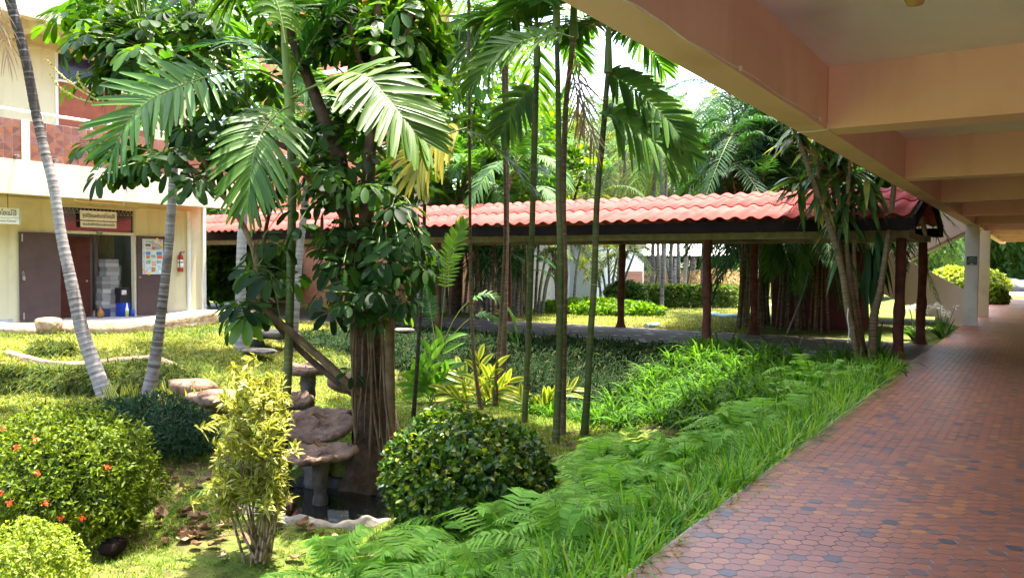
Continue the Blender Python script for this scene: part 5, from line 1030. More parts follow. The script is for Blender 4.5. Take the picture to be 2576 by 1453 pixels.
# dark bamboo palms at the right, beyond the walkway
G2 = 'dark bamboo palms crowded beyond the right end of the walkway'
BL = 'dark green bamboo palm clump crowded beyond the right end of the walkway'
bp_ = areca('bamboo_palm', BL, np.array([-6.1, 20.1, -.05]), 8, 5.5, 1.6, 'palmdark', G2, tilt=.11, n=26, ll=.42, nf=10, el=(68, -35), stemm='btrunk', rst=.03)
for x, y, sc, rz in [(-5.3, 20.9, .95, 1.3), (-4.5, 20.5, .72, 2.9), (-6.1, 22.6, 1.1, 4.2), (-5.5, 23.6, 1.25, .6), (-6.9, 23.4, .9, 5.2), (-4.0, 23.0, 1.1, 2.0), (-6.4, 21.6, 1.15, 3.3), (-7.3, 25.5, 1.3, 1.7)]: dup(bp_, (x, y, -.05), rz, sc, BL)
# frond hanging under the roof among the bamboo palms
b_ = np.array([-5.0, 19.4, -.05]); hp = thing('lady_palm', b_, 'small palm with one drooping frond hanging below the walkway roof', 'palm'); tcb = hcam(b_); db = depth(b_)
mb = MB(); tube(mb, spline([b_, at(2030, 700, db + .3), at(2025, 590, db)], 12), .022, 7); mb.build('stem', M['ptrunk'], hp)
for pts in ([(2025, 590), (2022, 620), (2016, 665), (2008, 722)], [(2025, 595), (1985, 600), (1950, 640), (1935, 690)], [(1925, 590), (1935, 600), (1945, 630), (1948, 660)]):
    mb = MB(); frond(mb, PX(pts, db - .1), n=30, L=.42, W=.035, up=tcb, droop=.25, ang=(62, 18), val=(.4, 1)); mb.build('frond', [M['palm'], M['stem']], hp)
M['palmsky'] = mat_leaf('pale_green_palm_leaf', (.03, .075, .035), (.11, .19, .075), .4, (2.0, 2.0, .9), .5, .2)
# tall palms standing at the hedge
G3 = 'tall grey palms behind the hedge'
for px, d, lb_ in ((1640, 31.5, 'grey palm trunk behind the hedge, left one of three before the carport'), (1669, 33.5, 'banded palm trunk behind the hedge, middle one of three before the carport'), (1686, 32.5, 'pale grey palm trunk behind the hedge, right one of three before the carport'), (1767, 30.2, 'grey palm trunk at the hedge half hidden by a walkway post')):
    p = at(px, 720, d); t_ = at(px + 6, 470, d); b_ = np.array([p[0], p[1], -.1]); kk_ = d / FPX
    palm('hedge_palm', lb_, [b_, (b_ + t_) / 2, t_, t_ + [0, 0, 1.2]], [kk_ * 6, kk_ * 5, kk_ * 4.5, kk_ * 4], 'ptrunk', .13 if px != 1669 else .2, (), [(q, dict(n=30, L=.6, W=.05, mat_='palmfar', K=3, prof=(.5, 1, .75, .12), droop=.4)) for q in auto_fronds(t_ + [0, 0, 1.5], 8, 2.4, drop=.75, az0=px)], seed=px, n=9)

for px, py, d, sd in ((1575, 290, 33, 1), (1632, 245, 36, 2), (1692, 285, 31, 3), (1738, 320, 38, 4), (1478, 320, 34, 5), (1660, 350, 28, 6)):
    t_ = at(px, py, d); b_ = np.array([t_[0] + rng.uniform(-.6, .6), t_[1] + rng.uniform(-.4, .6), -.1 if t_[1] < 33 else -.9]); kk_ = d / FPX
    palm('royal_palm', 'pale feathery palm crown against the white sky beyond the walkway roof', [b_, (b_ + t_) / 2 + [.08, 0, 0], t_], [kk_ * 5, kk_ * 4.2, kk_ * 3.5], 'ptrunk', .15, (), [(q, dict(n=30, L=.62, W=.045, mat_='palmsky', K=3, prof=(.5, 1, .75, .12), droop=.5)) for q in auto_fronds(t_, 12, 2.3, el=(75, -30), drop=.75, az0=px)], group='pale palms against the sky', seed=px, n=8)

# ------------------------------------------------------------------ far trees
G4 = 'far trees beyond the gardens'
FL = 'far bushy green tree in the sun beyond the gardens'
p = at(1700, 680, 72); ft = leafy_tree('far_tree', FL, (p[0], p[1], -.9), 9, [(0, 0, 5.5, 3.6, 3, 2.6), (.4, -.5, 2.1, 3.2, 2.6, 1.7), (2.6, 0, 4.2, 2.6, 2.4, 2.0), (-2.6, .4, 4.4, 2.7, 2.4, 2.0), (.3, 0, 8, 2.4, 2.2, 1.7)], 4800, .42, ['treefar'], .2, G4, k=2)
for px, d, sc, rz in [(1600, 76, 1.0, 1), (1800, 70, 1.1, 2), (1500, 90, 1.3, 3), (1900, 80, 1.3, 4), (1400, 85, 1.2, 5), (1990, 62, 1.2, .5), (1300, 95, 1.4, 1.5), (2330, 52, 1.0, 2.2), (2380, 62, 1.3, 3.1), (2430, 75, 1.5, 5.5), (2500, 64, 1.15, .8), (2540, 72, 1.35, 2.6), (2590, 62, 1.2, 4.4), (2650, 70, 1.4, .2), (640, 60, 1.2, 3), (540, 62, 1.2, 1), (1100, 80, 1.5, .9), (2250, 60, 1.1, 1.9), (2480, 90, 1.7, 4), (2570, 95, 1.8, 1.7)]:
    p = at(px, 680, d); dup(ft, (p[0], p[1], -.05 if p[0] > -8 else -.6), rz, sc, FL)

def shrub(name, label, c, rad, n, lsz, mats, cat='shrub', group=None, val=(.5, .22), k=2, prof=(.2, 1, .1), asp=.42, flat=0.0, shell=.25, up=.25, wobble=.1, seed=1, whorl=True, box_=False, stems=6, inner=True):
    """clipped or round shrub: leaf clusters over a lumpy shell, twigs and inner leaves behind them"""
    c = np.asarray(c, float); rad = np.asarray(rad, float); root = thing(name, [c[0], c[1], c[2] - rad[2]], label, cat, group)
    mb = MB(); nin = n // 5 if inner else 0
    if box_:
        P = rng.uniform(-1, 1, (n, 3)); ax = rng.choice(3, n, p=[.12, .44, .44]); P[np.arange(n), ax] = np.where(ax == 2, 1, np.sign(rng.normal(-.3, 1, n)))
        nr = np.zeros((n, 3)); nr[np.arange(n), ax] = P[np.arange(n), ax]
    else:
        P = rdir(int(n * 1.6)); P = P[P[:, 2] > -.75][:n]; nr = P.copy(); n = len(P)
        P = P * (1 + wobble * wob(P, 2.5, seed))[:, None]
    P = P * (1 - shell * rng.random((n, 1)) ** 1.6)
    P = P * rad + c; nr = nrm(nr / rad)
    D = nrm(nr * .75 + rng.normal(0, .55, (n, 3)) + [0, 0, up]); N = nrm(nr + [0, 0, .7] + rng.normal(0, .35, (n, 3)))
    if whorl:                                                 # rosettes of a few leaves share a tip
        m = 5; P = np.repeat(P, m, 0); ax = np.repeat(D, m, 0); D = nrm(ax * .5 + rdir(len(P)) * .9); N = nrm(ax + rng.normal(0, .2, (len(P), 3))); n = len(P)
    v = np.clip(rng.normal(val[0], val[1], n), 0, 1)
    leaves(mb, P, D, N, lsz * rng.uniform(.65, 1.2, n), lsz * asp * rng.uniform(.8, 1.15, n), k, prof, .12, .2, v, 0)
    if nin:
        P = rdir(nin) * (rng.random((nin, 1)) ** .4 * .8) * rad + c; leaves(mb, P, rdir(nin, .3), rdir(nin, .8), lsz * 1.3, lsz * .8, 1, (.6, .6), .1, 0, .1, 0)
    mb.build('foliage', mats, root)
    mb = MB(); b0 = np.array([c[0], c[1], c[2] - rad[2] - .05])
    for q in range(stems):
        e = rdir(1, .7)[0]; e[2] = abs(e[2]); tube(mb, spline([b0 + rng.normal(0, .05, 3) * [1, 1, 0], b0 + e * rad * [.4, .4, .6], c + e * rad * .8], 8), np.linspace(.016, .005, 8) * max(.6, rad[0]), 5)
    mb.build('stems', M['bark_tan'], root); return root

# hedge and ground shrubs beyond the walkway
M['hedge'] = mat_leaf('hedge_leaf', (.025, .07, .012), (.10, .19, .03), .3, (2.2, 2.0, .5), .45, .3, c3=(.28, .30, .08))
h0, h1 = atz(1540, 772, -.05), atz(1825, 774, -.05); hc = (h0 + h1) / 2
hl = np.linalg.norm(h1 - h0); ha = math.atan2(h1[1] - h0[1], h1[0] - h0[0])
hd = shrub('hedge', 'long clipped hedge of glossy leaves beyond the sunny lawn', (0, 0, .34), (hl / 2 + .3, .55, .40), 2600, .15, M['hedge'], 'hedge', val=(.55, .25), box_=True, stems=14, asp=.5)
hd.location = (hc[0], hc[1] + .3, -.05); hd.rotation_euler = (0, 0, ha)
p = atz(1480, 790, -.05); shrub('ground_shrub', 'low bright yellow green shrub bed at the lawn edge before the white house', (p[0], p[1] + .6, .12), (2.3, 1.3, .30), 1500, .14, M['broad'], val=(.6, .25), asp=.6, shell=.5)
p = atz(1560, 780, -.05); shrub('ground_shrub', 'dark green shrub mound at the left end of the long hedge', (p[0] - .3, p[1] + 1.0, .4), (.8, .8, .55), 700, .16, M['glossy'], val=(.4, .2))
p = atz(1850, 770, -.05); shrub('ground_shrub', 'small yellow green shrub at the right end of the hedge', (p[0], p[1] + 1, .2), (.8, .6, .4), 500, .13, M['lime'], val=(.4, .2))
for px, py, rx, lb_ in ((2395, 700, 1.2, 'yellow sunlit shrub behind the sloping stair wall'), (2475, 740, 1.1, 'yellow leaved shrub beside the corridor beyond the second column'), (2492, 772, .6, 'low green shrub at the corridor edge past the columns')):
    d = 40 if rx > 1 else 34; p = at(px, py, d); shrub('sunny_shrub', lb_, (p[0], p[1], rx * .55), (rx, rx, rx * .7), 800, .22 if rx > 1 else .2, M['lime'] if rx > 1 else M['ixora'], val=(.6, .25), asp=.5)
for px, d, r_, lb_ in ((560, 27, 1.5, 'leafy green shrub seen through the passage beside the cream building'), (640, 29, 1.7, 'tall leafy shrub beyond the walkway left of the brick building')):
    p = at(px, 720, d); shrub('passage_shrub', lb_, (p[0], p[1], r_ * .8), (r_, r_ * .8, r_ * .95), 900, .26, M['umblit'], val=(.45, .25), asp=.5, shell=.6, wobble=.25)
# pale pipes lying on the lawn
for pts, lb_ in (([(1625, 820), (1655, 816)], 'short pale blue pipe lying on the sunny lawn'), ([(1785, 788), (1815, 793), (1856, 794), (1880, 793)], 'long pale blue hose pipe lying before the right end of the hedge')):
    Q = [atz(x, y, 0.0) for x, y in pts]; mb = MB(); tube(mb, spline(Q, 12), .07 if len(pts) == 2 else .06, 8); tag(mb.build('pipe', mat_flat('pale_blue_pipe', (.45, .68, .75), .4)), lb_, 'pipe')
# dry maize field and pale fence rail
n = 5200; a0, a1 = at(1470, 700, 57), at(1910, 700, 57); u = rng.random(n); v = rng.random(n); P = a0 + (a1 - a0) * u[:, None] + np.array([-.35, .95, 0]) * (v * 7)[:, None]; P[:, 2] = -.95 + rng.uniform(.1, 2.0, n)
mb = MB(); leaves(mb, P, rdir(n, .6), rdir(n, .5), rng.uniform(.4, .9, n), .07, 3, (.5, 1, .8, .1), .6, .2, rng.random(n), 0)
for q in range(500): pass
tag(mb.build('dry_maize', M['drygrass']), kind='stuff')
# black tarpaulin heap and sand beyond the corridor end
p = at(2548, 745, 52); mb = MB(); rock(mb, (p[0], p[1], .0), (1.6, 1.2, .95), 31, amp=.25); tag(mb.build('tarpaulin_heap', mat_noise('dark_tarpaulin', (.02, .022, .03), (.05, .05, .06), 3, .5, 12, .5, .02)), 'dark tarpaulin covered heap beyond the far end of the corridor', 'heap')
p = at(2502, 748, 50); mb = MB(); rock(mb, (p[0], p[1], .15), (.5, .4, .3), 33, amp=.1); tag(mb.build('pale_sack', M['signwhite']), 'pale sack lying beyond the far end of the corridor', 'sack')

# ------------------------------------------------------------------ corn plant at the corridor (right)
bc = gpt(2172, 925); DC = depth(bc); kc = DC / FPX
cpn = thing('corn_plant', bc, 'many stemmed corn plant with drooping strap leaves at the corridor edge', 'shrub')
def cstem(pix, w_):
    P = [at(p[0], p[1], DC + (p[2] if len(p) > 2 else 0)) for p in pix]; mb = MB(); ringed(mb, P, [x * kc / 2 * .74 for x in w_], .055, 9, 0, int(pix[0][0]), .02); mb.build('stem', M['cstem'], cpn); return P
ST = [cstem([(2172, 935), (2160, 880), (2136, 792), (2118, 678), (2086, 565), (2061, 500), (2040, 440), (2020, 380), (1998, 320, .1)], [44, 36, 24, 22, 21, 19, 17, 15, 14]),
      cstem([(2175, 935, .1), (2150, 800, .1), (2132, 640, .1), (2130, 540, .1), (2136, 430, .1), (2140, 360, .1)], [30, 22, 15, 14, 13, 11]),
      cstem([(2178, 930, .2), (2155, 760, .2), (2148, 620, .2), (2147, 520, .2), (2144, 440, .25)], [26, 18, 13, 12, 10]),
      cstem([(2190, 930), (2196, 860), (2199, 792), (2213, 735), (2228, 640), (2240, 546), (2249, 465), (2254, 400)], [34, 30, 28, 22, 19, 18, 17, 15]),
      cstem([(2165, 920, -.1), (2148, 850, -.1), (2133, 740, .2), (2110, 600, .3), (2098, 500, .35), (2085, 400, .4)], [22, 20, 15, 13, 12, 10]),
      cstem([(2086, 565, .05), (2061, 500, .12), (2058, 430, .2), (2054, 340, .3)], [14, 13, 12, 11])]
def strap_head(px, py, dd, n, Ln, Wn, down, fm='corn', dirb=(0, 0, 0), val=(.1, .95), sp=.9, dro=.8):
    c = at(px, py, DC + dd); n = int(n * 1.35); Wn *= 1.5; a = rng.uniform(0, 6.28, n); h = np.stack([np.cos(a), np.sin(a), np.zeros(n)], -1)
    D = nrm(h * sp + np.array([0, 0, 1.0]) * rng.uniform(-.7, .9, n)[:, None] * (1 - down) + np.array(dirb) - np.array([0, 0, down]))
    B = c + np.array([0, 0, 1.0]) * rng.uniform(-.25, .15, n)[:, None]
    mb = MB(); leaves(mb, B, D, nrm(-h * .3 * np.sign(D[:, 2:3]) + [0, 0, 1.0] + h * down), Ln * rng.uniform(.6, 1.15, n), Wn * rng.uniform(.75, 1.15, n), 7, (.4, .75, 1, 1, .9, .7, .4, .05), rng.uniform(.2, dro, n), .25, rng.uniform(val[0], val[1], n), 0)
    return mb.build('leaf_tuft', M[fm], cpn)
for a_ in [(1998, 322, .1, 26, .62, .075, .0), (2054, 340, .3, 26, .6, .08, .1), (2085, 395, .4, 26, .6, .08, .2), (2140, 360, .1, 28, .62, .08, .2), (2144, 440, .25, 24, .6, .08, .4), (2180, 470, .1, 18, .55, .075, .6), (2060, 430, .3, 20, .6, .085, .2, 'corn', (-.5, -.3, 0)), (2010, 470, .3, 12, .5, .08, .3, 'corn', (-.5, -.3, 0)), (2120, 520, .2, 22, .55, .08, .7), (2060, 480, .25, 12, .5, .08, .6), (2254, 400, 0, 20, .55, .075, .1)]: strap_head(*a_)
strap_head(2120, 600, .3, 10, .6, .07, .9, dro=1.0); strap_head(2205, 600, .2, 14, .65, .06, 1.0, 'palmdark', (.2, 0, 0), sp=.35); strap_head(2185, 640, .3, 10, .6, .06, 1.0, 'palmdark', (.0, 0, 0), sp=.35); strap_head(2150, 700, .3, 8, .5, .05, 1.0, 'palmdark', sp=.25)
mb = MB(); tube(mb, spline([at(2134, 775, DC - .15), at(2132, 800, DC - .18), at(2136, 830, DC - .16), at(2133, 862, DC - .12)], 10), .008, 5); tag(mb.build('rope_tie', M['white'], cpn))
# broad leaf at its foot
p = gpt(2195, 905); ag = thing('broad_leaf_plant', p, 'upright plant with two dark sword leaves at the foot of the corn plant', 'plant'); dq = depth(p) - .1
for pts in ([(2190, 920), (2190, 880), (2180, 860), (2168, 845)], [(2195, 920), (2205, 870), (2215, 830), (2222, 800)], [(2195, 918), (2215, 880), (2235, 855)]):
    Q = PX(pts, dq); mb = MB(); leaves(mb, Q[0], Q[-1] - Q[0], hcam(p), np.linalg.norm(Q[-1] - Q[0]), .10, 6, (.5, .9, 1, .9, .6, .3, .05), .06, .25, .5, 0); mb.build('leaf', M['palm'], ag)

# ------------------------------------------------------------------ shrubs of the garden
def ball(px, py, d, r): return at(px, py, d), r
c = at(165, 1205, 6.9); bush_r = 215 * 6.9 / FPX
shrub('ixora_bush', 'big round clipped ixora bush dotted with red flowers at the left edge', c, (bush_r * 1.12, bush_r * .95, .62), 4600, .048, M['ixora'], val=(.58, .26), asp=.42, wobble=.12, seed=3, k=2, shell=.35)
ib = [o for o in COL.objects if o.name == 'ixora_bush'][0]
mb = MB()
for px, py in [(12, 1082), (45, 1128), (92, 1108), (98, 1190), (118, 1265), (8, 1240), (155, 1300), (205, 1300), (268, 1175), (30, 1262)]:
    r_ = nrm(ray(px, py)); oc = (CAM - c); A_ = np.array([bush_r * 1.12, bush_r * .95, .62]) * 1.0; rd, ro = r_ / A_, oc / A_; bq = rd @ ro; q2 = bq * bq - (rd @ rd) * (ro @ ro - 1.0)
    if q2 < 0: continue
    pt = CAM + r_ * ((-bq - math.sqrt(q2)) / (rd @ rd)); nn = nrm((pt - c) / A_); k_ = 11
    mb = MB(); leaves(mb, pt + nn * .02 + rng.normal(0, .010, (k_ * 2, 3)), nrm(rdir(k_ * 2) + nn * .5), np.tile(nn, (k_ * 2, 1)), .017, .012, 2, (.4, 1, .3), 0, .1, rng.random(k_ * 2), 0)
    mb.build('flower', M['flower'], ib)
c = at(1178, 1215, 6.6); r_ = 240 * 6.6 / FPX
shrub('glossy_bush', 'broad dark glossy leaved bush in the middle foreground, lit on its left', c, (r_ * 1.0, r_ * .9, .58), 2700, .062, M['glossy'], val=(.5, .28), asp=.55, wobble=.14, seed=5, k=3, prof=(.2, .95, .9, .1), shell=.4)
c = at(60, 1430, 5.5)
lb2 = shrub('lime_shrub', 'pale lime feathery shrub at the lower left corner', (c[0], c[1], c[2] - .08), (.36, .4, .42), 2600, .028, M['lime'], val=(.5, .22), asp=.55, wobble=.05, seed=6, shell=.5)
c = at(370, 1075, 9.4)
shrub('juniper_shrub', 'dark blue green low spreading shrub behind the ixora bush', (c[0], c[1], c[2]), (1.05, .7, .36), 2600, .075, M['conifer'], val=(.5, .25), asp=.2, wobble=.16, seed=8, shell=.4, up=.6, k=1, prof=(.8, .3))
c = at(230, 1035, 9.9)
# song of india
bs = gpt(652, 1418); DS = depth(bs); ks = DS / FPX
si = thing('variegated_dracaena', bs, 'tall cream striped dracaena with many thin canes in the foreground lawn', 'shrub')
tips = []
for q in range(22):
    tx = rng.uniform(545, 715); ty = rng.uniform(960, 1210) if q < 17 else rng.uniform(1180, 1290); bx_ = 652 + rng.normal(0, 16) + (tx - 640) * .12
    b_ = at(bx_, 1412 + rng.uniform(-8, 6), DS + rng.normal(0, .05)); tp = at(tx, ty, DS + rng.normal(0, .15)); md = at(bx_ * .6 + tx * .4 + rng.normal(0, 8), 1300, DS + rng.normal(0, .05))
    Q = spline([b_, md, tp], 18); mb = MB(); tube(mb, Q, np.linspace(.012, .005, 18), 6, 0, np.clip(.5 + .4 * np.sin(np.arange(18) * 2.2), 0, 1), True, .05); mb.build('cane', M['cstem'], si)
    tips.append((tp, nrm(Q[-1] - Q[-5])))
mb = MB()
def rosette(mb, p, ax, n, L, W, mats=(0, 1), droop=.35):
    a = np.arange(n) * 2.4 + rng.random() * 6; s_ = nrm(np.cross(ax, [.3, .9, .1])); c_ = np.cross(ax, s_); rad = np.cos(a)[:, None] * s_ + np.sin(a)[:, None] * c_; e = np.linspace(.05, 1.25, n)[::-1]
    D = nrm(rad * np.sin(e)[:, None] + ax * np.cos(e)[:, None]); B = p - ax * np.linspace(0, .10, n)[::-1, None] * 1.0
    leaves(mb, B, D, nrm(ax - rad * .3), L * rng.uniform(.8, 1.1, n), W, 4, (.7, 1, .95, .6, .05), droop, .22, np.clip(rng.normal(.5, .2, n), 0, 1), 0, (-1, -.42, .42, 1), (mats[1], mats[0], mats[1]))
for p, ax in tips: rosette(mb, p, nrm(ax + [0, 0, .3]), 22, .12, .028)
E_ = [(625, 960, 40, 60), (600, 1040, 55, 55), (680, 1060, 40, 55), (640, 1110, 70, 60), (590, 1150, 50, 60), (690, 1150, 30, 70), (560, 1220, 45, 50), (620, 1230, 60, 50), (685, 1240, 25, 50), (640, 1000, 60, 40)]
for q in range(210):
    e = E_[q % len(E_)]; p = at(e[0] + rng.normal(0, .55) * e[2], e[1] + rng.normal(0, .55) * e[3], DS + rng.normal(0, .16)); rosette(mb, p, nrm(rdir(1, 1.1)[0] + .25 * hcam(p)), 15, .105, .026)
mb.build('foliage', [M['vgreen'], M['vyellow']], si)
# small areca seedling in front of it
b_ = gpt(590, 1320); ds = depth(b_); sp_ = thing('palm_seedling', b_, 'small bright palm seedling with drooping leaflets left of the striped dracaena', 'palm'); tcs = hcam(b_)
for pts in ([(600, 1320), (570, 1255), (540, 1225), (500, 1235), (450, 1275), (425, 1295)], [(600, 1320), (585, 1240), (570, 1225), (545, 1232)], [(605, 1320), (625, 1260), (650, 1255), (680, 1290)]):
    mb = MB(); frond(mb, PX(pts, ds - .2), n=9, L=.17, W=.032, up=np.array([0, 0, 1.]) + tcs * .5, droop=.25, t0=.35, val=(.6, 1), rr=.006, prof=(.4, 1, 1, .7, .1)); mb.build('frond', [M['palmlit'], M['stem']], sp_)
# shell gingers
def ginger(label, px, py, d, shoots, Lf, Wf, yel=True, n=8):
    b_ = gpt(px, py); d = depth(b_); o = thing('shell_ginger', b_, label, 'plant'); my = M['alpy'] if yel else M['alp']
    for tx, ty in shoots:
        Q = spline([b_ + rng.normal(0, .06, 3) * [1, 1, 0], at((px + tx) / 2, (py + ty) / 2 + 6, d), at(tx, ty, d + rng.normal(0, .1))], 12); ax = nrm(Q[-1] - Q[-4])
        mb = MB(); tube(mb, Q, np.linspace(.012, .006, 12), 5, 2)
        k_ = n; u = np.linspace(.35, 1, k_); B = np.stack([np.interp(u, np.linspace(0, 1, 12), Q[:, i]) for i in range(3)], -1); s_ = nrm(np.cross(ax, hcam(b_))); sg = np.where(np.arange(k_) % 2, 1, -1)[:, None]
        D = nrm(ax * np.linspace(.5, 1.0, k_)[:, None] + s_ * sg * np.linspace(.9, .35, k_)[:, None] + hcam(b_) * .2 + rng.normal(0, .1, (k_, 3)))
        leaves(mb, B, D, nrm(np.cross(s_, ax) + [0, 0, .5]), Lf * rng.uniform(.8, 1.1, k_), Wf, 6, (.2, .8, 1, 1, .85, .5, .05), rng.uniform(.15, .4, k_), .2, rng.uniform(.3, .9, k_), 0, (-1, -.45, 0, .45, 1), (1, 0, 0, 1)); mb.build('shoot', [M['alp'], my, M['stem']], o)
    return o
ginger('yellow striped shell ginger in sun among the slender palm bases', 1210, 1015, 9.5, [(1205, 905), (1160, 940), (1240, 930), (1280, 960), (1180, 985), (1250, 985), (1300, 1000), (1130, 990)], .42, .085)
ginger('low yellow striped ginger leaning right under the paired trunks', 1340, 1040, 9.5, [(1400, 985), (1380, 1010), (1440, 980), (1310, 1000)], .36, .07)
ginger('dark green shell ginger in the shade beside the nearly black stem', 1080, 1010, 9.8, [(1085, 880), (1120, 860), (1060, 920), (1130, 930), (1100, 960), (1040, 950)], .42, .08, False)
# snake plants by the leaning palms
b_ = gpt(420, 1008); dsn = depth(b_)
for i_, (x0, x1, lb_) in enumerate(((255, 355, 'yellow edged snake plant row between the feet of the two leaning palms'), (395, 520, 'yellow edged snake plant clump right of the second leaning palm'))):
    b_ = gpt((x0 + x1) / 2, 1008); o = thing('snake_plant', b_, lb_, 'plant'); mb = MB(); n = 34
    B = np.array([gpt(rng.uniform(x0, x1), rng.uniform(1000, 1016)) for _ in range(n)]); leaves(mb, B, rdir(n, 2.6), np.tile(hcam(b_), (n, 1)) + rng.normal(0, .4, (n, 3)), rng.uniform(.2, .36, n), .035, 4, (.8, 1, .9, .6, .05), .05, .2, rng.random(n), 0, (-1, -.5, .5, 1), (1, 0, 1)); mb.build('foliage', [M['vgreen'], M['vyellow']], o)
# white spider lilies beyond the corridor edge
for (px, py, lb_) in ((2305, 850, 'white flowered spider lily clump beside the last walkway posts'), (2372, 845, 'white flowered spider lily clump between the post and the stair wall')):
    b_ = atz(px, py + 6, -.05); o = thing('spider_lily', b_, lb_, 'plant'); n = 46; mb = MB(); a = rng.uniform(0, 6.28, n); h = np.stack([np.cos(a), np.sin(a), np.zeros(n)], -1)
    leaves(mb, b_ + h * .1 * rng.random((n, 1)), nrm(h * rng.uniform(.3, 1.1, (n, 1)) + [0, 0, 1]), nrm([0, 0, 1.] - h * .4), rng.uniform(.5, .8, n), .06, 5, (.8, 1, 1, .8, .5, .05), rng.uniform(.2, .7, n), .2, rng.uniform(.1, .7, n), 0); mb.build('foliage', M['palm'], o)
    mb = MB(); 
    for q in range(7):
        p = b_ + [rng.normal(0, .2), rng.normal(0, .2), rng.uniform(.55, .75)]; tube(mb, [b_, p], .006, 4, 1); n = 26; leaves(mb, np.tile(p, (n, 1)), rdir(n, .3), rdir(n), .11, .016, 2, (1, .8, .2), .2, 0, .5, 0)
    mb.build('flowers', [M['whiteflower'], M['stem']], o)

# ------------------------------------------------------------------ rocks, basins, pond, logs
tag_w = MB(); a = np.linspace(0, 2 * np.pi, 64, endpoint=False); wr = 1 + .06 * np.sin(3 * a + 1) + .05 * np.sin(5 * a)
V = np.stack([PC[0] + PR[0] * wr * np.cos(a), PC[1] + PR[1] * wr * np.sin(a), np.full(64, POND_Z)], -1); tag_w.add(V, np.arange(64))
m, t, b = new_mat('dark_pond_water'); b.inputs['Base Color'].default_value = (.010, .012, .009, 1); b.inputs['Roughness'].default_value = .04; b.inputs['Specular IOR Level'].default_value = .5; bump(t, b, noise(t, 7, 3).outputs['Fac'], .08, .01)
tag(tag_w.build('water', m, None, False), kind='structure')
mb = MB(); n_ = 96; a = np.linspace(0, 2 * np.pi, n_ + 1); wr = 1 + .06 * np.sin(3 * a + 1) + .05 * np.sin(5 * a)
ctr = np.stack([PC[0] + PR[0] * wr * 1.03 * np.cos(a), PC[1] + PR[1] * wr * 1.03 * np.sin(a), np.zeros_like(a)], -1)
sec = [(-.05, -1.2), (-.055, -.70 + RIM_DZ), (-.035, -.645 + RIM_DZ), (.03, -.635 + RIM_DZ), (.075, -.66 + RIM_DZ), (.085, -1.2)]
rad_ = nrm(ctr - np.array([PC[0], PC[1], 0])); V = np.stack([np.concatenate([ctr[:, :2] + rad_[:, :2] * (s[0] + .012 * np.sin(a * 17)[:, None] + .01 * np.sin(a * 29 + 1)[:, None]), (s[1] + .02 * np.sin(a * 9) + .012 * np.sin(a * 23))[:, None]], -1) for s in sec], 1)
i = np.arange(n_)[:, None] * 6; j = np.arange(5)[None]; front = ((rad_[:-1] @ hcam([PC[0], PC[1], 1.6])) > .05)[:, None] & (np.arange(5)[None] > 0); mb.add(V.reshape(-1, 3), np.stack([i + j, i + j + 1, i + 7 + j, i + 6 + j], -1).reshape(-1, 4), np.where(front, 0, 1).ravel())
M['wetrim'] = mat_noise('algae_black_concrete', (.012, .012, .010), (.035, .032, .026), 9, .7, 30, .8, .012)
tag(mb.build('pond_rim', [M['rim'], M['wetrim']]), 'pale rough concrete rim of the small dark garden pond', 'pond rim')
def slab(label, px, py, d, rx, ry, th, ped=None, tiltx=0.0, tilty=0.0, seed=1, name='stone_basin'):
    c = at(px, py, d); o = thing(name, c, label, 'basin' if name == 'stone_basin' else 'rock'); na = 60; a = np.linspace(0, 2 * np.pi, na, endpoint=False); g = np.random.default_rng(seed)
    ir = 1 + g.normal(0, .012, na) + sum(g.uniform(.03, .12) / k_ ** .5 * np.sin(k_ * a + g.uniform(0, 6.28)) for k_ in (2, 3, 4, 5, 7, 11)); rs = [0, .25, .5, .72, .86, .95, 1.0, .985, .9, .6, .2]; zs = [-.05, -.045, -.03, -.01, .015, .01, -.02, -.05, -.075, -.12, -.14]
    V = []
    for r_, z_ in zip(rs, zs):
        x = rx * r_ * ir * np.cos(a); y = ry * r_ * ir * np.sin(a); z = z_ * th / .1 + .011 * np.sin(5 * a + r_ * 7 + seed) * r_ + .008 * np.sin(9 * a + r_ * 5) * r_ + g.normal(0, .005, na) + .006 * np.sin(17 * a + r_ * 11 + seed); V.append(np.stack([x, y, z + x * tiltx + y * tilty], -1))
    # the slab's long axis follows the picture's horizontal
    V = np.concatenate(V); W2 = V.copy(); W2[:, 0] = V[:, 0] * math.cos(YAW) - V[:, 1] * math.sin(YAW); W2[:, 1] = V[:, 0] * math.sin(YAW) + V[:, 1] * math.cos(YAW)
    mb = MB(); i = np.arange(len(rs) - 1)[:, None] * na; j = np.arange(na)[None]; k_ = (j + 1) % na; mb.add(W2 + c, np.stack([i + j, i + k_, i + na + k_, i + na + j], -1).reshape(-1, 4)); mb.build('slab', M['stone'], o)
    if ped:
        pr, zb = ped; mb = MB(); zz = np.linspace(zb, c[2] - .10 * th / .1, 14); tube(mb, np.stack([np.full(14, c[0]), np.full(14, c[1]), zz], -1), pr * (1 + .10 * np.sin(zz * 14 + seed) + .06 * np.sin(zz * 37)), 14, 0, .5, True, .07); mb.build('pillar', M['greystone'], o)
    return o
ddp = depth(np.array([PC[0], PC[1], -.6])) 
slab('flat red brown stone basin on a short pillar standing in the pond', 806, 1134, ddp + .10, 93 * ddp / FPX, .30, .07, (.075, -1.0), .05, .06, 2)
slab('large dark red stone slab tilted behind the pond basin', 795, 1062, ddp + .75, 100 * (ddp + .7) / FPX, .36, .10, (.13, -.9), .06, .28, 5)
slab('uppermost flat stone slab of the cascade under the leaning branches', 775, 922, ddp + 2.2, 68 * (ddp + 2.2) / FPX, .32, .07, (.09, -.7), 0, .05, 7)
slab('shadowed stone slab in the middle of the cascade, below the uppermost one', 742, 1000, ddp + 1.6, 48 * (ddp + 1.6) / FPX, .24, .09, None, .05, .12, 9)
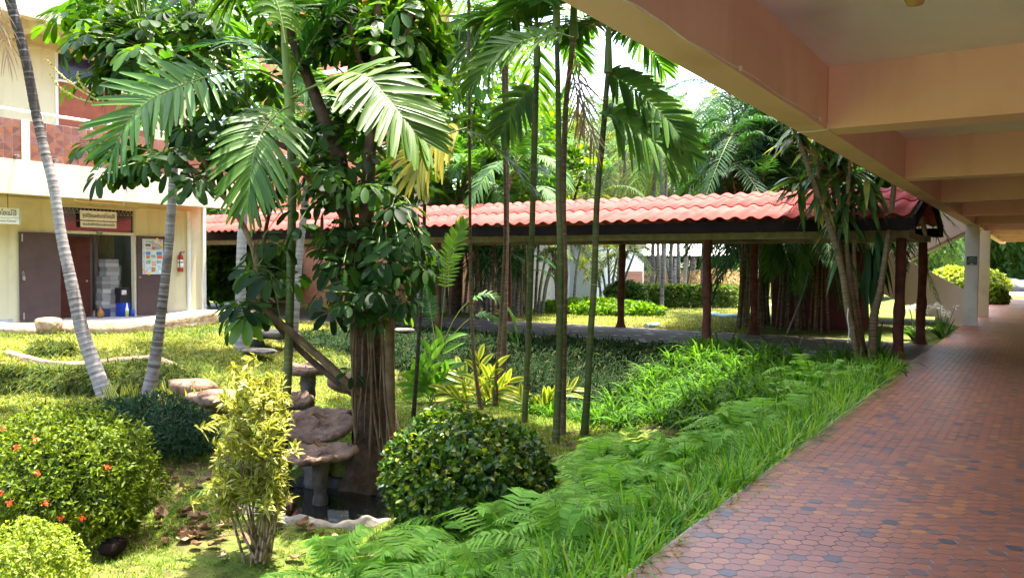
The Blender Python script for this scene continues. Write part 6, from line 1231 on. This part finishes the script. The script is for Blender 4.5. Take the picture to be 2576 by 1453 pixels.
for px, py, d, sx, sy, sz, lb_, mt, sd in ((482, 972, 11.6, .40, .3, .16, 'red brown flat boulder in sun right of the snake plants', 'stone', 12), (545, 1000, 10.8, .30, .26, .15, 'smaller dark red boulder below the sunlit flat one', 'stone', 14), (505, 1000, 11.2, .22, .2, .12, 'rounded red stone wedged between the two boulders by the dracaena', 'stone', 13),
                                       (625, 862, 16.4, .40, .3, .12, 'long pale rock at the foot of the upright whitish palm', 'greystone', 15), (690, 838, 16.2, .6, .4, .12, 'grey flat stepping stone at the path corner', 'greystone', 16), (655, 882, 15.0, .42, .25, .05, 'pale flat rock on the sunny grass beside the whitish palm', 'greystone', 17),
                                       (285, 1372, 6.5, .11, .11, .08, 'round rock under the ixora bush, its shade put into a near black colour', 'fascia', 18), (862, 1050, ddp + 1.0, .12, .12, .14, 'grey upright rock wedged behind the big dark slab', 'stone', 19), (880, 960, ddp + 1.9, .3, .22, .14, 'dark rock under the leaning branches of the tree', 'stone', 20), (1015, 830, 15.6, .22, .18, .06, 'small dark stone on the grass bank', 'greystone', 23)):  # rock under the bush takes a near black material as painted shade
    p = at(px, py, d); mb = MB(); rock(mb, p, (sx, sy, sz), sd, amp=.2, flat=.5); tag(mb.build('rock', M[mt]), lb_, 'rock')
# fibrous root ball with a sprout in the pond
p = at(706, 1228, ddp - .25); rb = thing('root_ball', (p[0], p[1], POND_Z), 'dark fibrous root ball with a small green sprout at the pond edge', 'plant')
mb = MB(); rock(mb, (p[0], p[1], -.74), (.15, .13, .14), 41, amp=.2); n = 120; e = rdir(n); leaves(mb, np.array([p[0], p[1], -.74]) + e * .12, nrm(e - [0, 0, .3]), rdir(n), .1, .006, 2, (1, .8, .3), .5, 0, .5, 0); mb.build('roots', M['bark'], rb)
mb = MB(); n = 12; e = rdir(n, .5); c_ = at(725, 1190, ddp - .25); tube(mb, [(p[0], p[1], -.65), c_], .006, 5, 1); leaves(mb, c_ + e * .05, e, rdir(n, 1), .085, .04, 3, (.3, 1, .9, .1), .3, .2, .9, 0); mb.build('sprout', [M['broad'], M['stem']], rb)
# driftwood logs
def log(label, pix, rpx, name='driftwood_log', seed=0, sink=.3, n=18, zoff=0):
    G = [gpt(*p) for p in pix]; dd = np.array([depth(g) for g in G]); R = np.interp(np.linspace(0, 1, 40), np.linspace(0, 1, len(rpx)), [r * q / FPX for r, q in zip(rpx, np.interp(np.linspace(0, 1, len(rpx)), np.linspace(0, 1, len(dd)), dd))])
    Q = spline(G, 40); Q[:, 2] += R * (1 - 2 * sink) + zoff; g = np.random.default_rng(seed); T, S, N = frames(Q); a = np.linspace(0, 2 * np.pi, n, endpoint=False); s = np.arange(40)[:, None]
    rr = R[:, None] * (1 + .12 * np.sin(3 * a[None] + s * .15 + seed) + .07 * np.sin(5 * a[None] - s * .3) + .08 * np.sin(s * .5 + seed) + g.normal(0, .025, (40, n)))
    V = Q[:, None] + rr[..., None] * (np.cos(a)[None, :, None] * S[:, None] + np.sin(a)[None, :, None] * N[:, None]); i = np.arange(39)[:, None] * n; j = np.arange(n)[None]; k_ = (j + 1) % n
    mb = MB(); mb.add(V.reshape(-1, 3), np.stack([i + j, i + k_, i + n + k_, i + n + j], -1).reshape(-1, 4)); mb.add(V[0], np.arange(n)); mb.add(V[-1], np.arange(n)[::-1]); return tag(mb.build(name, M['log']), label, 'log')
log('long weathered pale log lying along the foot of the classroom wall', [(-60, 842), (60, 842), (150, 836), (330, 838), (480, 822), (560, 812), (638, 800)], [18, 17, 16, 17, 23, 24, 20, 12], seed=1, sink=.15)
p = gpt(122, 838); p = at(122, 815, depth(p) - .1); mb = MB(); rock(mb, p, (.29, .24, .24), 52, amp=.16, flat=.45, icos=ICO4); tag(mb.build('tree_stump', M['log']), 'cut pale stump standing on the long log near the left edge', 'stump')
log('thin sinuous pale root log curving across the grass mound', [(18, 892), (70, 908), (120, 920), (200, 924), (300, 916), (380, 910), (440, 928), (482, 950)], [7, 10, 10, 11, 12, 11, 9, 5], 'root_log', 3, .25)

# ------------------------------------------------------------------ ferns, grasses, fallen leaves
def fern(name, label, base, nf, L, group):
    o = thing(name, base, label, 'fern', group); base = np.asarray(base, float)
    for k_ in range(nf):
        a = k_ * 2.4 + rng.normal(0, .3); e = math.radians(rng.uniform(35, 75)); l = L * rng.uniform(.7, 1.1); h = np.array([math.cos(a), math.sin(a), 0]); s = np.array([0, .3, .65, 1.0]); P = base + l * (s[:, None] * math.cos(e) * h + (s * math.sin(e) - .55 * s ** 2.2)[:, None] * np.array([0, 0, 1.]))
        mb = MB(); frond(mb, P, n=17, L=.125 * L / .55, W=.0175, droop=.25, ang=(82, 60), lift=.05, t0=.2, val=(.2, .95), rr=.004, K=2, prof=(.8, 1, .1), lp=[.7, 1, .85, .5, .15], jit=.04); mb.build('frond', [M['fern'], M['stem']], o)
    return o
G5, FLb = 'sword ferns between the lawn and the corridor', 'light green sword fern among the verge grass along the corridor'
f0 = fern('sword_fern', FLb, (0, 0, 0), 11, .55, G5); f1 = fern('sword_fern', FLb, (0, 0, 0), 9, .65, G5)
FP = []
for _ in range(2000):
    y = rng.uniform(2.6, 9.8) if rng.random() < .85 else rng.uniform(9.8, 12.5); x = rng.uniform(-3.85, -2.15) if y < 8 else rng.uniform(-3.0, -2.1)
    if y < 3.6 and x < -3.1: continue
    if all((x - q[0]) ** 2 + (y - q[1]) ** 2 > .24 ** 2 for q in FP): FP.append((x, y))
    if len(FP) >= 78: break
for i_, (x, y) in enumerate(FP):
    z = float(ground(x, y)) + .02
    if i_ == 0: f0.location = (x, y, z)
    elif i_ == 1: f1.location = (x, y, z)
    else: dup(f0 if i_ % 2 else f1, (x, y, z + .05), rng.uniform(0, 6.28), rng.uniform(.85, 1.35), FLb)
def blades(mb, P, n, L, W, spread, droop, val, K=3, prof=(.8, 1, .7, .05), jit=.03, mat=0, cols=(-1, 1), lean=None):
    P = np.repeat(P, n, 0); m_ = len(P); a = rng.uniform(0, 6.28, m_); h = np.stack([np.cos(a), np.sin(a), np.zeros(m_)], -1); sp = rng.uniform(spread[0], spread[1], (m_, 1))
    D = h * sp + [0, 0, 1.0]
    if lean is not None: D = D + np.asarray(lean)
    leaves(mb, P + h * jit * rng.random((m_, 1)), D, nrm([0, 0, 1.] - h * .5 + rng.normal(0, .1, (m_, 3))), rng.uniform(L[0], L[1], m_), W * rng.uniform(.7, 1.2, m_), K, prof, rng.uniform(droop[0], droop[1], m_), .0 if len(cols) == 2 else .2, np.clip(rng.normal(val[0], val[1], m_), 0, 1), mat, cols)
def scat(n, x0, x1, y0, y1, cond=None):
    x = rng.uniform(x0, x1, n); y = rng.uniform(y0, y1, n)
    if cond is not None: k_ = cond(x, y); x, y = x[k_], y[k_]
    return np.stack([x, y, ground(x, y) - .01], -1)
# verge grass along the corridor floor
mb = MB(); P = scat(2900, -3.3, -1.76, 2.2, 13.6, lambda x, y: (rng.random(len(x)) < np.clip(1.12 - (-(x + 1.76)) * .85, .10, 1)) & ((y < 9) | (x > -2.7)))
blades(mb, P, 11, (.26, .62), .0145, (.1, 1.0), (.2, 1.1), (.47, .30), 4, (.8, 1, .9, .6, .05))
Pe = scat(170, -1.95, -1.78, 2.2, 13.6); blades(mb, Pe, 7, (.25, .5), .015, (.3, 1.2), (.4, 1.1), (.5, .3), 5, (.8, 1, .9, .6, .05), lean=(.45, 0, 0))
tag(mb.build('verge_grass', M['verge']), kind='stuff')
# arching grass clumps on the slope below the covered walk
def in_arch(x, y): return (y > 9.6) & (y < 15.0) & (x > -6.2 + (y - 10) * .12) & (x < -1.9) & ~((x > -2.6) & (y < 12.5))
mb = MB(); C_ = []
for q in range(1500):
    x, y = rng.uniform(-6.4, -1.9), rng.uniform(9.7, 14.95)
    if in_arch(np.array(x), np.array(y)) and all((x - c_[0]) ** 2 + (y - c_[1]) ** 2 > .30 ** 2 for c_ in C_): C_.append((x, y))
C_ = np.array(C_); P = np.stack([C_[:, 0], C_[:, 1], ground(C_[:, 0], C_[:, 1])], -1)
pL = np.repeat(P, 4, 0) + rng.normal(0, .07, (len(P) * 4, 3)) * [1, 1, .1]
blades(mb, pL, 11, (.45, 1.0), .027, (.15, 1.1), (.45, 1.1), (.5, .30), 5, (.7, 1, 1, .85, .5, .05), lean=(-.1, -.2, 0))
tag(mb.build('arching_grass', M['arch']), kind='stuff')
# mondo grass bank
mb = MB(); P = scat(3400, -14.2, -4.6, 10.3, 15.1, lambda x, y: ~in_arch(x, y) & (y > 10.6 + (-x - 5) * .10) & (ground(x, y) > -1.2))
blades(mb, P, 15, (.22, .50), .018, (.1, 1.0), (.5, 1.2), (.42, .27), 3, lean=(.1, -.45, 0))
tag(mb.build('mondo_grass', M['mondo']), kind='stuff')
# lawn
def lawn_ok(x, y): return ~in_pond(x, y, 1.2) & (ground(x, y) > -.89) & (x < -2.9)
mb = MB(); P = scat(24000, -9.6, -2.9, 3.0, 10.6, lawn_ok); nz = np.sin(P[:, 0] * 1.7 + 1.2) * np.sin(P[:, 1] * 1.9) + .5 * np.sin(P[:, 0] * 4.1) * np.sin(P[:, 1] * 3.7 + 1); P = P[nz + rng.normal(0, .35, len(P)) > -.35]
blades(mb, P, 6, (.03, .09), .010, (.1, 1.0), (.1, .5), (.45, .24), 2, (1, .8, .1), .05)
tag(mb.build('lawn_grass', M['lawn']), kind='stuff')
# grass mounds at the left and round the palms
mb = MB(); P = scat(17000, -18.3, -8.6, 3.5, 15.0, lambda x, y: ~((y > 10.6 + (-x - 5) * .10) & (x > -13.6)))
hz_ = .5 + .5 * np.sin(P[:, 0] * 1.1 + .5 * np.sin(P[:, 1] * 1.3)) * np.sin(P[:, 1] * .9 + 1)
P2 = P.copy(); blades(mb, P2, 7, (.10, .28), .014, (.1, .9), (.4, 1.1), (np.repeat(.15 + .65 * hz_, 7), .2), 3, lean=(.25, -.3, 0))
tag(mb.build('mound_grass', M['mound']), kind='stuff')
# dark bands of mondo grass over the root log
mb = MB(); Pp = []
for q in range(1900):
    px, py = rng.uniform(-40, 500), rng.uniform(905, 985)
    top = 928 + 14 * math.sin(px * .012); 
    if py > top and py < 985 - .04 * abs(px - 150): Pp.append(gpt(px, py))
for q in range(160): Pp.append(gpt(rng.uniform(85, 185), rng.uniform(868, 895)))
blades(mb, np.array(Pp), 12, (.24, .50), .017, (.1, .8), (.5, 1.2), (.55, .25), 4, (.8, 1, .9, .6, .05), lean=(.3, -.4, 0))
M['border'] = mat_leaf('border_grass_blade', (.008, .022, .003), (.045, .075, .008), .3, (2.0, 1.9, .5), .6, .12, c3=(.16, .16, .02))
tag(mb.build('border_grass', M['border']), kind='stuff')
# far lawn tufts in the sun
mb = MB(); P = []
for q in range(5200):
    px, py = rng.uniform(1290, 1905), rng.uniform(772, 846); p = atz(px, py, -.05)
    if p[1] > 18.7: P.append(p)
blades(mb, np.array(P), 5, (.04, .12), .014, (.1, 1.1), (.2, .6), (.55, .3), 2, (1, .8, .1), .1)
tag(mb.build('far_lawn_grass', M['mound']), kind='stuff')
# fallen leaves
def dry_leaf(): 
    mb = MB(); u = np.linspace(-1, 1, 9); v = np.linspace(-1, 1, 5); U, Vv = np.meshgrid(u, v, indexing='ij'); w_ = .045 * (1 - U ** 2) ** .6 * (1 + .12 * np.sin(U * 9)); x = U * .085; y = Vv * w_; z = .018 * U ** 2 + .02 * Vv ** 2 * rng.uniform(.2, 1.4) + .008 * np.sin(U * 5 + Vv * 3) + .012
    i = np.arange(8)[:, None] * 5 + np.arange(4)[None]; mb.add(np.stack([x, y, z], -1).reshape(-1, 3), np.stack([i, i + 5, i + 6, i + 1], -1).reshape(-1, 4), 0, rng.uniform(.1, .9)); return mb
LL, GL = 'dry brown fallen leaf lying on the lawn near the pond', 'dry fallen leaves on the lawn'
protos = [tag(dry_leaf().build('fallen_leaf', M['dryleaf']), LL, 'leaf', GL) for _ in range(6)]
lp_ = []
for _ in range(400):
    r_ = rng.random()
    if r_ < .45: px, py = rng.normal(470, 60), rng.normal(1215, 80)
    elif r_ < .7: px, py = rng.normal(520, 70), rng.uniform(1290, 1390)
    elif r_ < .9: px, py = rng.normal(800, 90), rng.uniform(1290, 1420)
    else: px, py = rng.uniform(1400, 1600), rng.uniform(1110, 1170)
    if 395 < px < 1620 and 1100 < py < 1445:
        g = gpt(px, py)
        if not in_pond(g[0], g[1], 1.15): lp_.append(g)
    if len(lp_) >= 84: break
for i_, g in enumerate(lp_):
    o = protos[i_] if i_ < 6 else protos[i_ % 6].copy()
    if i_ >= 6: COL.objects.link(o)
    s_ = rng.uniform(.55, 1.15); o.location = (g[0], g[1], g[2] + .03); o.rotation_euler = (rng.normal(0, .25), rng.normal(0, .25), rng.uniform(0, 6.28)); o.scale = (s_, s_ * rng.uniform(.8, 1.3), s_)
for px, py, d, lb_ in ((800, 1122, ddp + .05, 'curled dry leaf resting on the pond basin'), (800, 1052, ddp + .65, 'curled dry leaf resting on the large dark slab')):
    o = protos[2].copy(); COL.objects.link(o); o.location = tuple(at(px, py, d)); o.rotation_euler = (.5, .3, 1.0); o['label'] = lb_
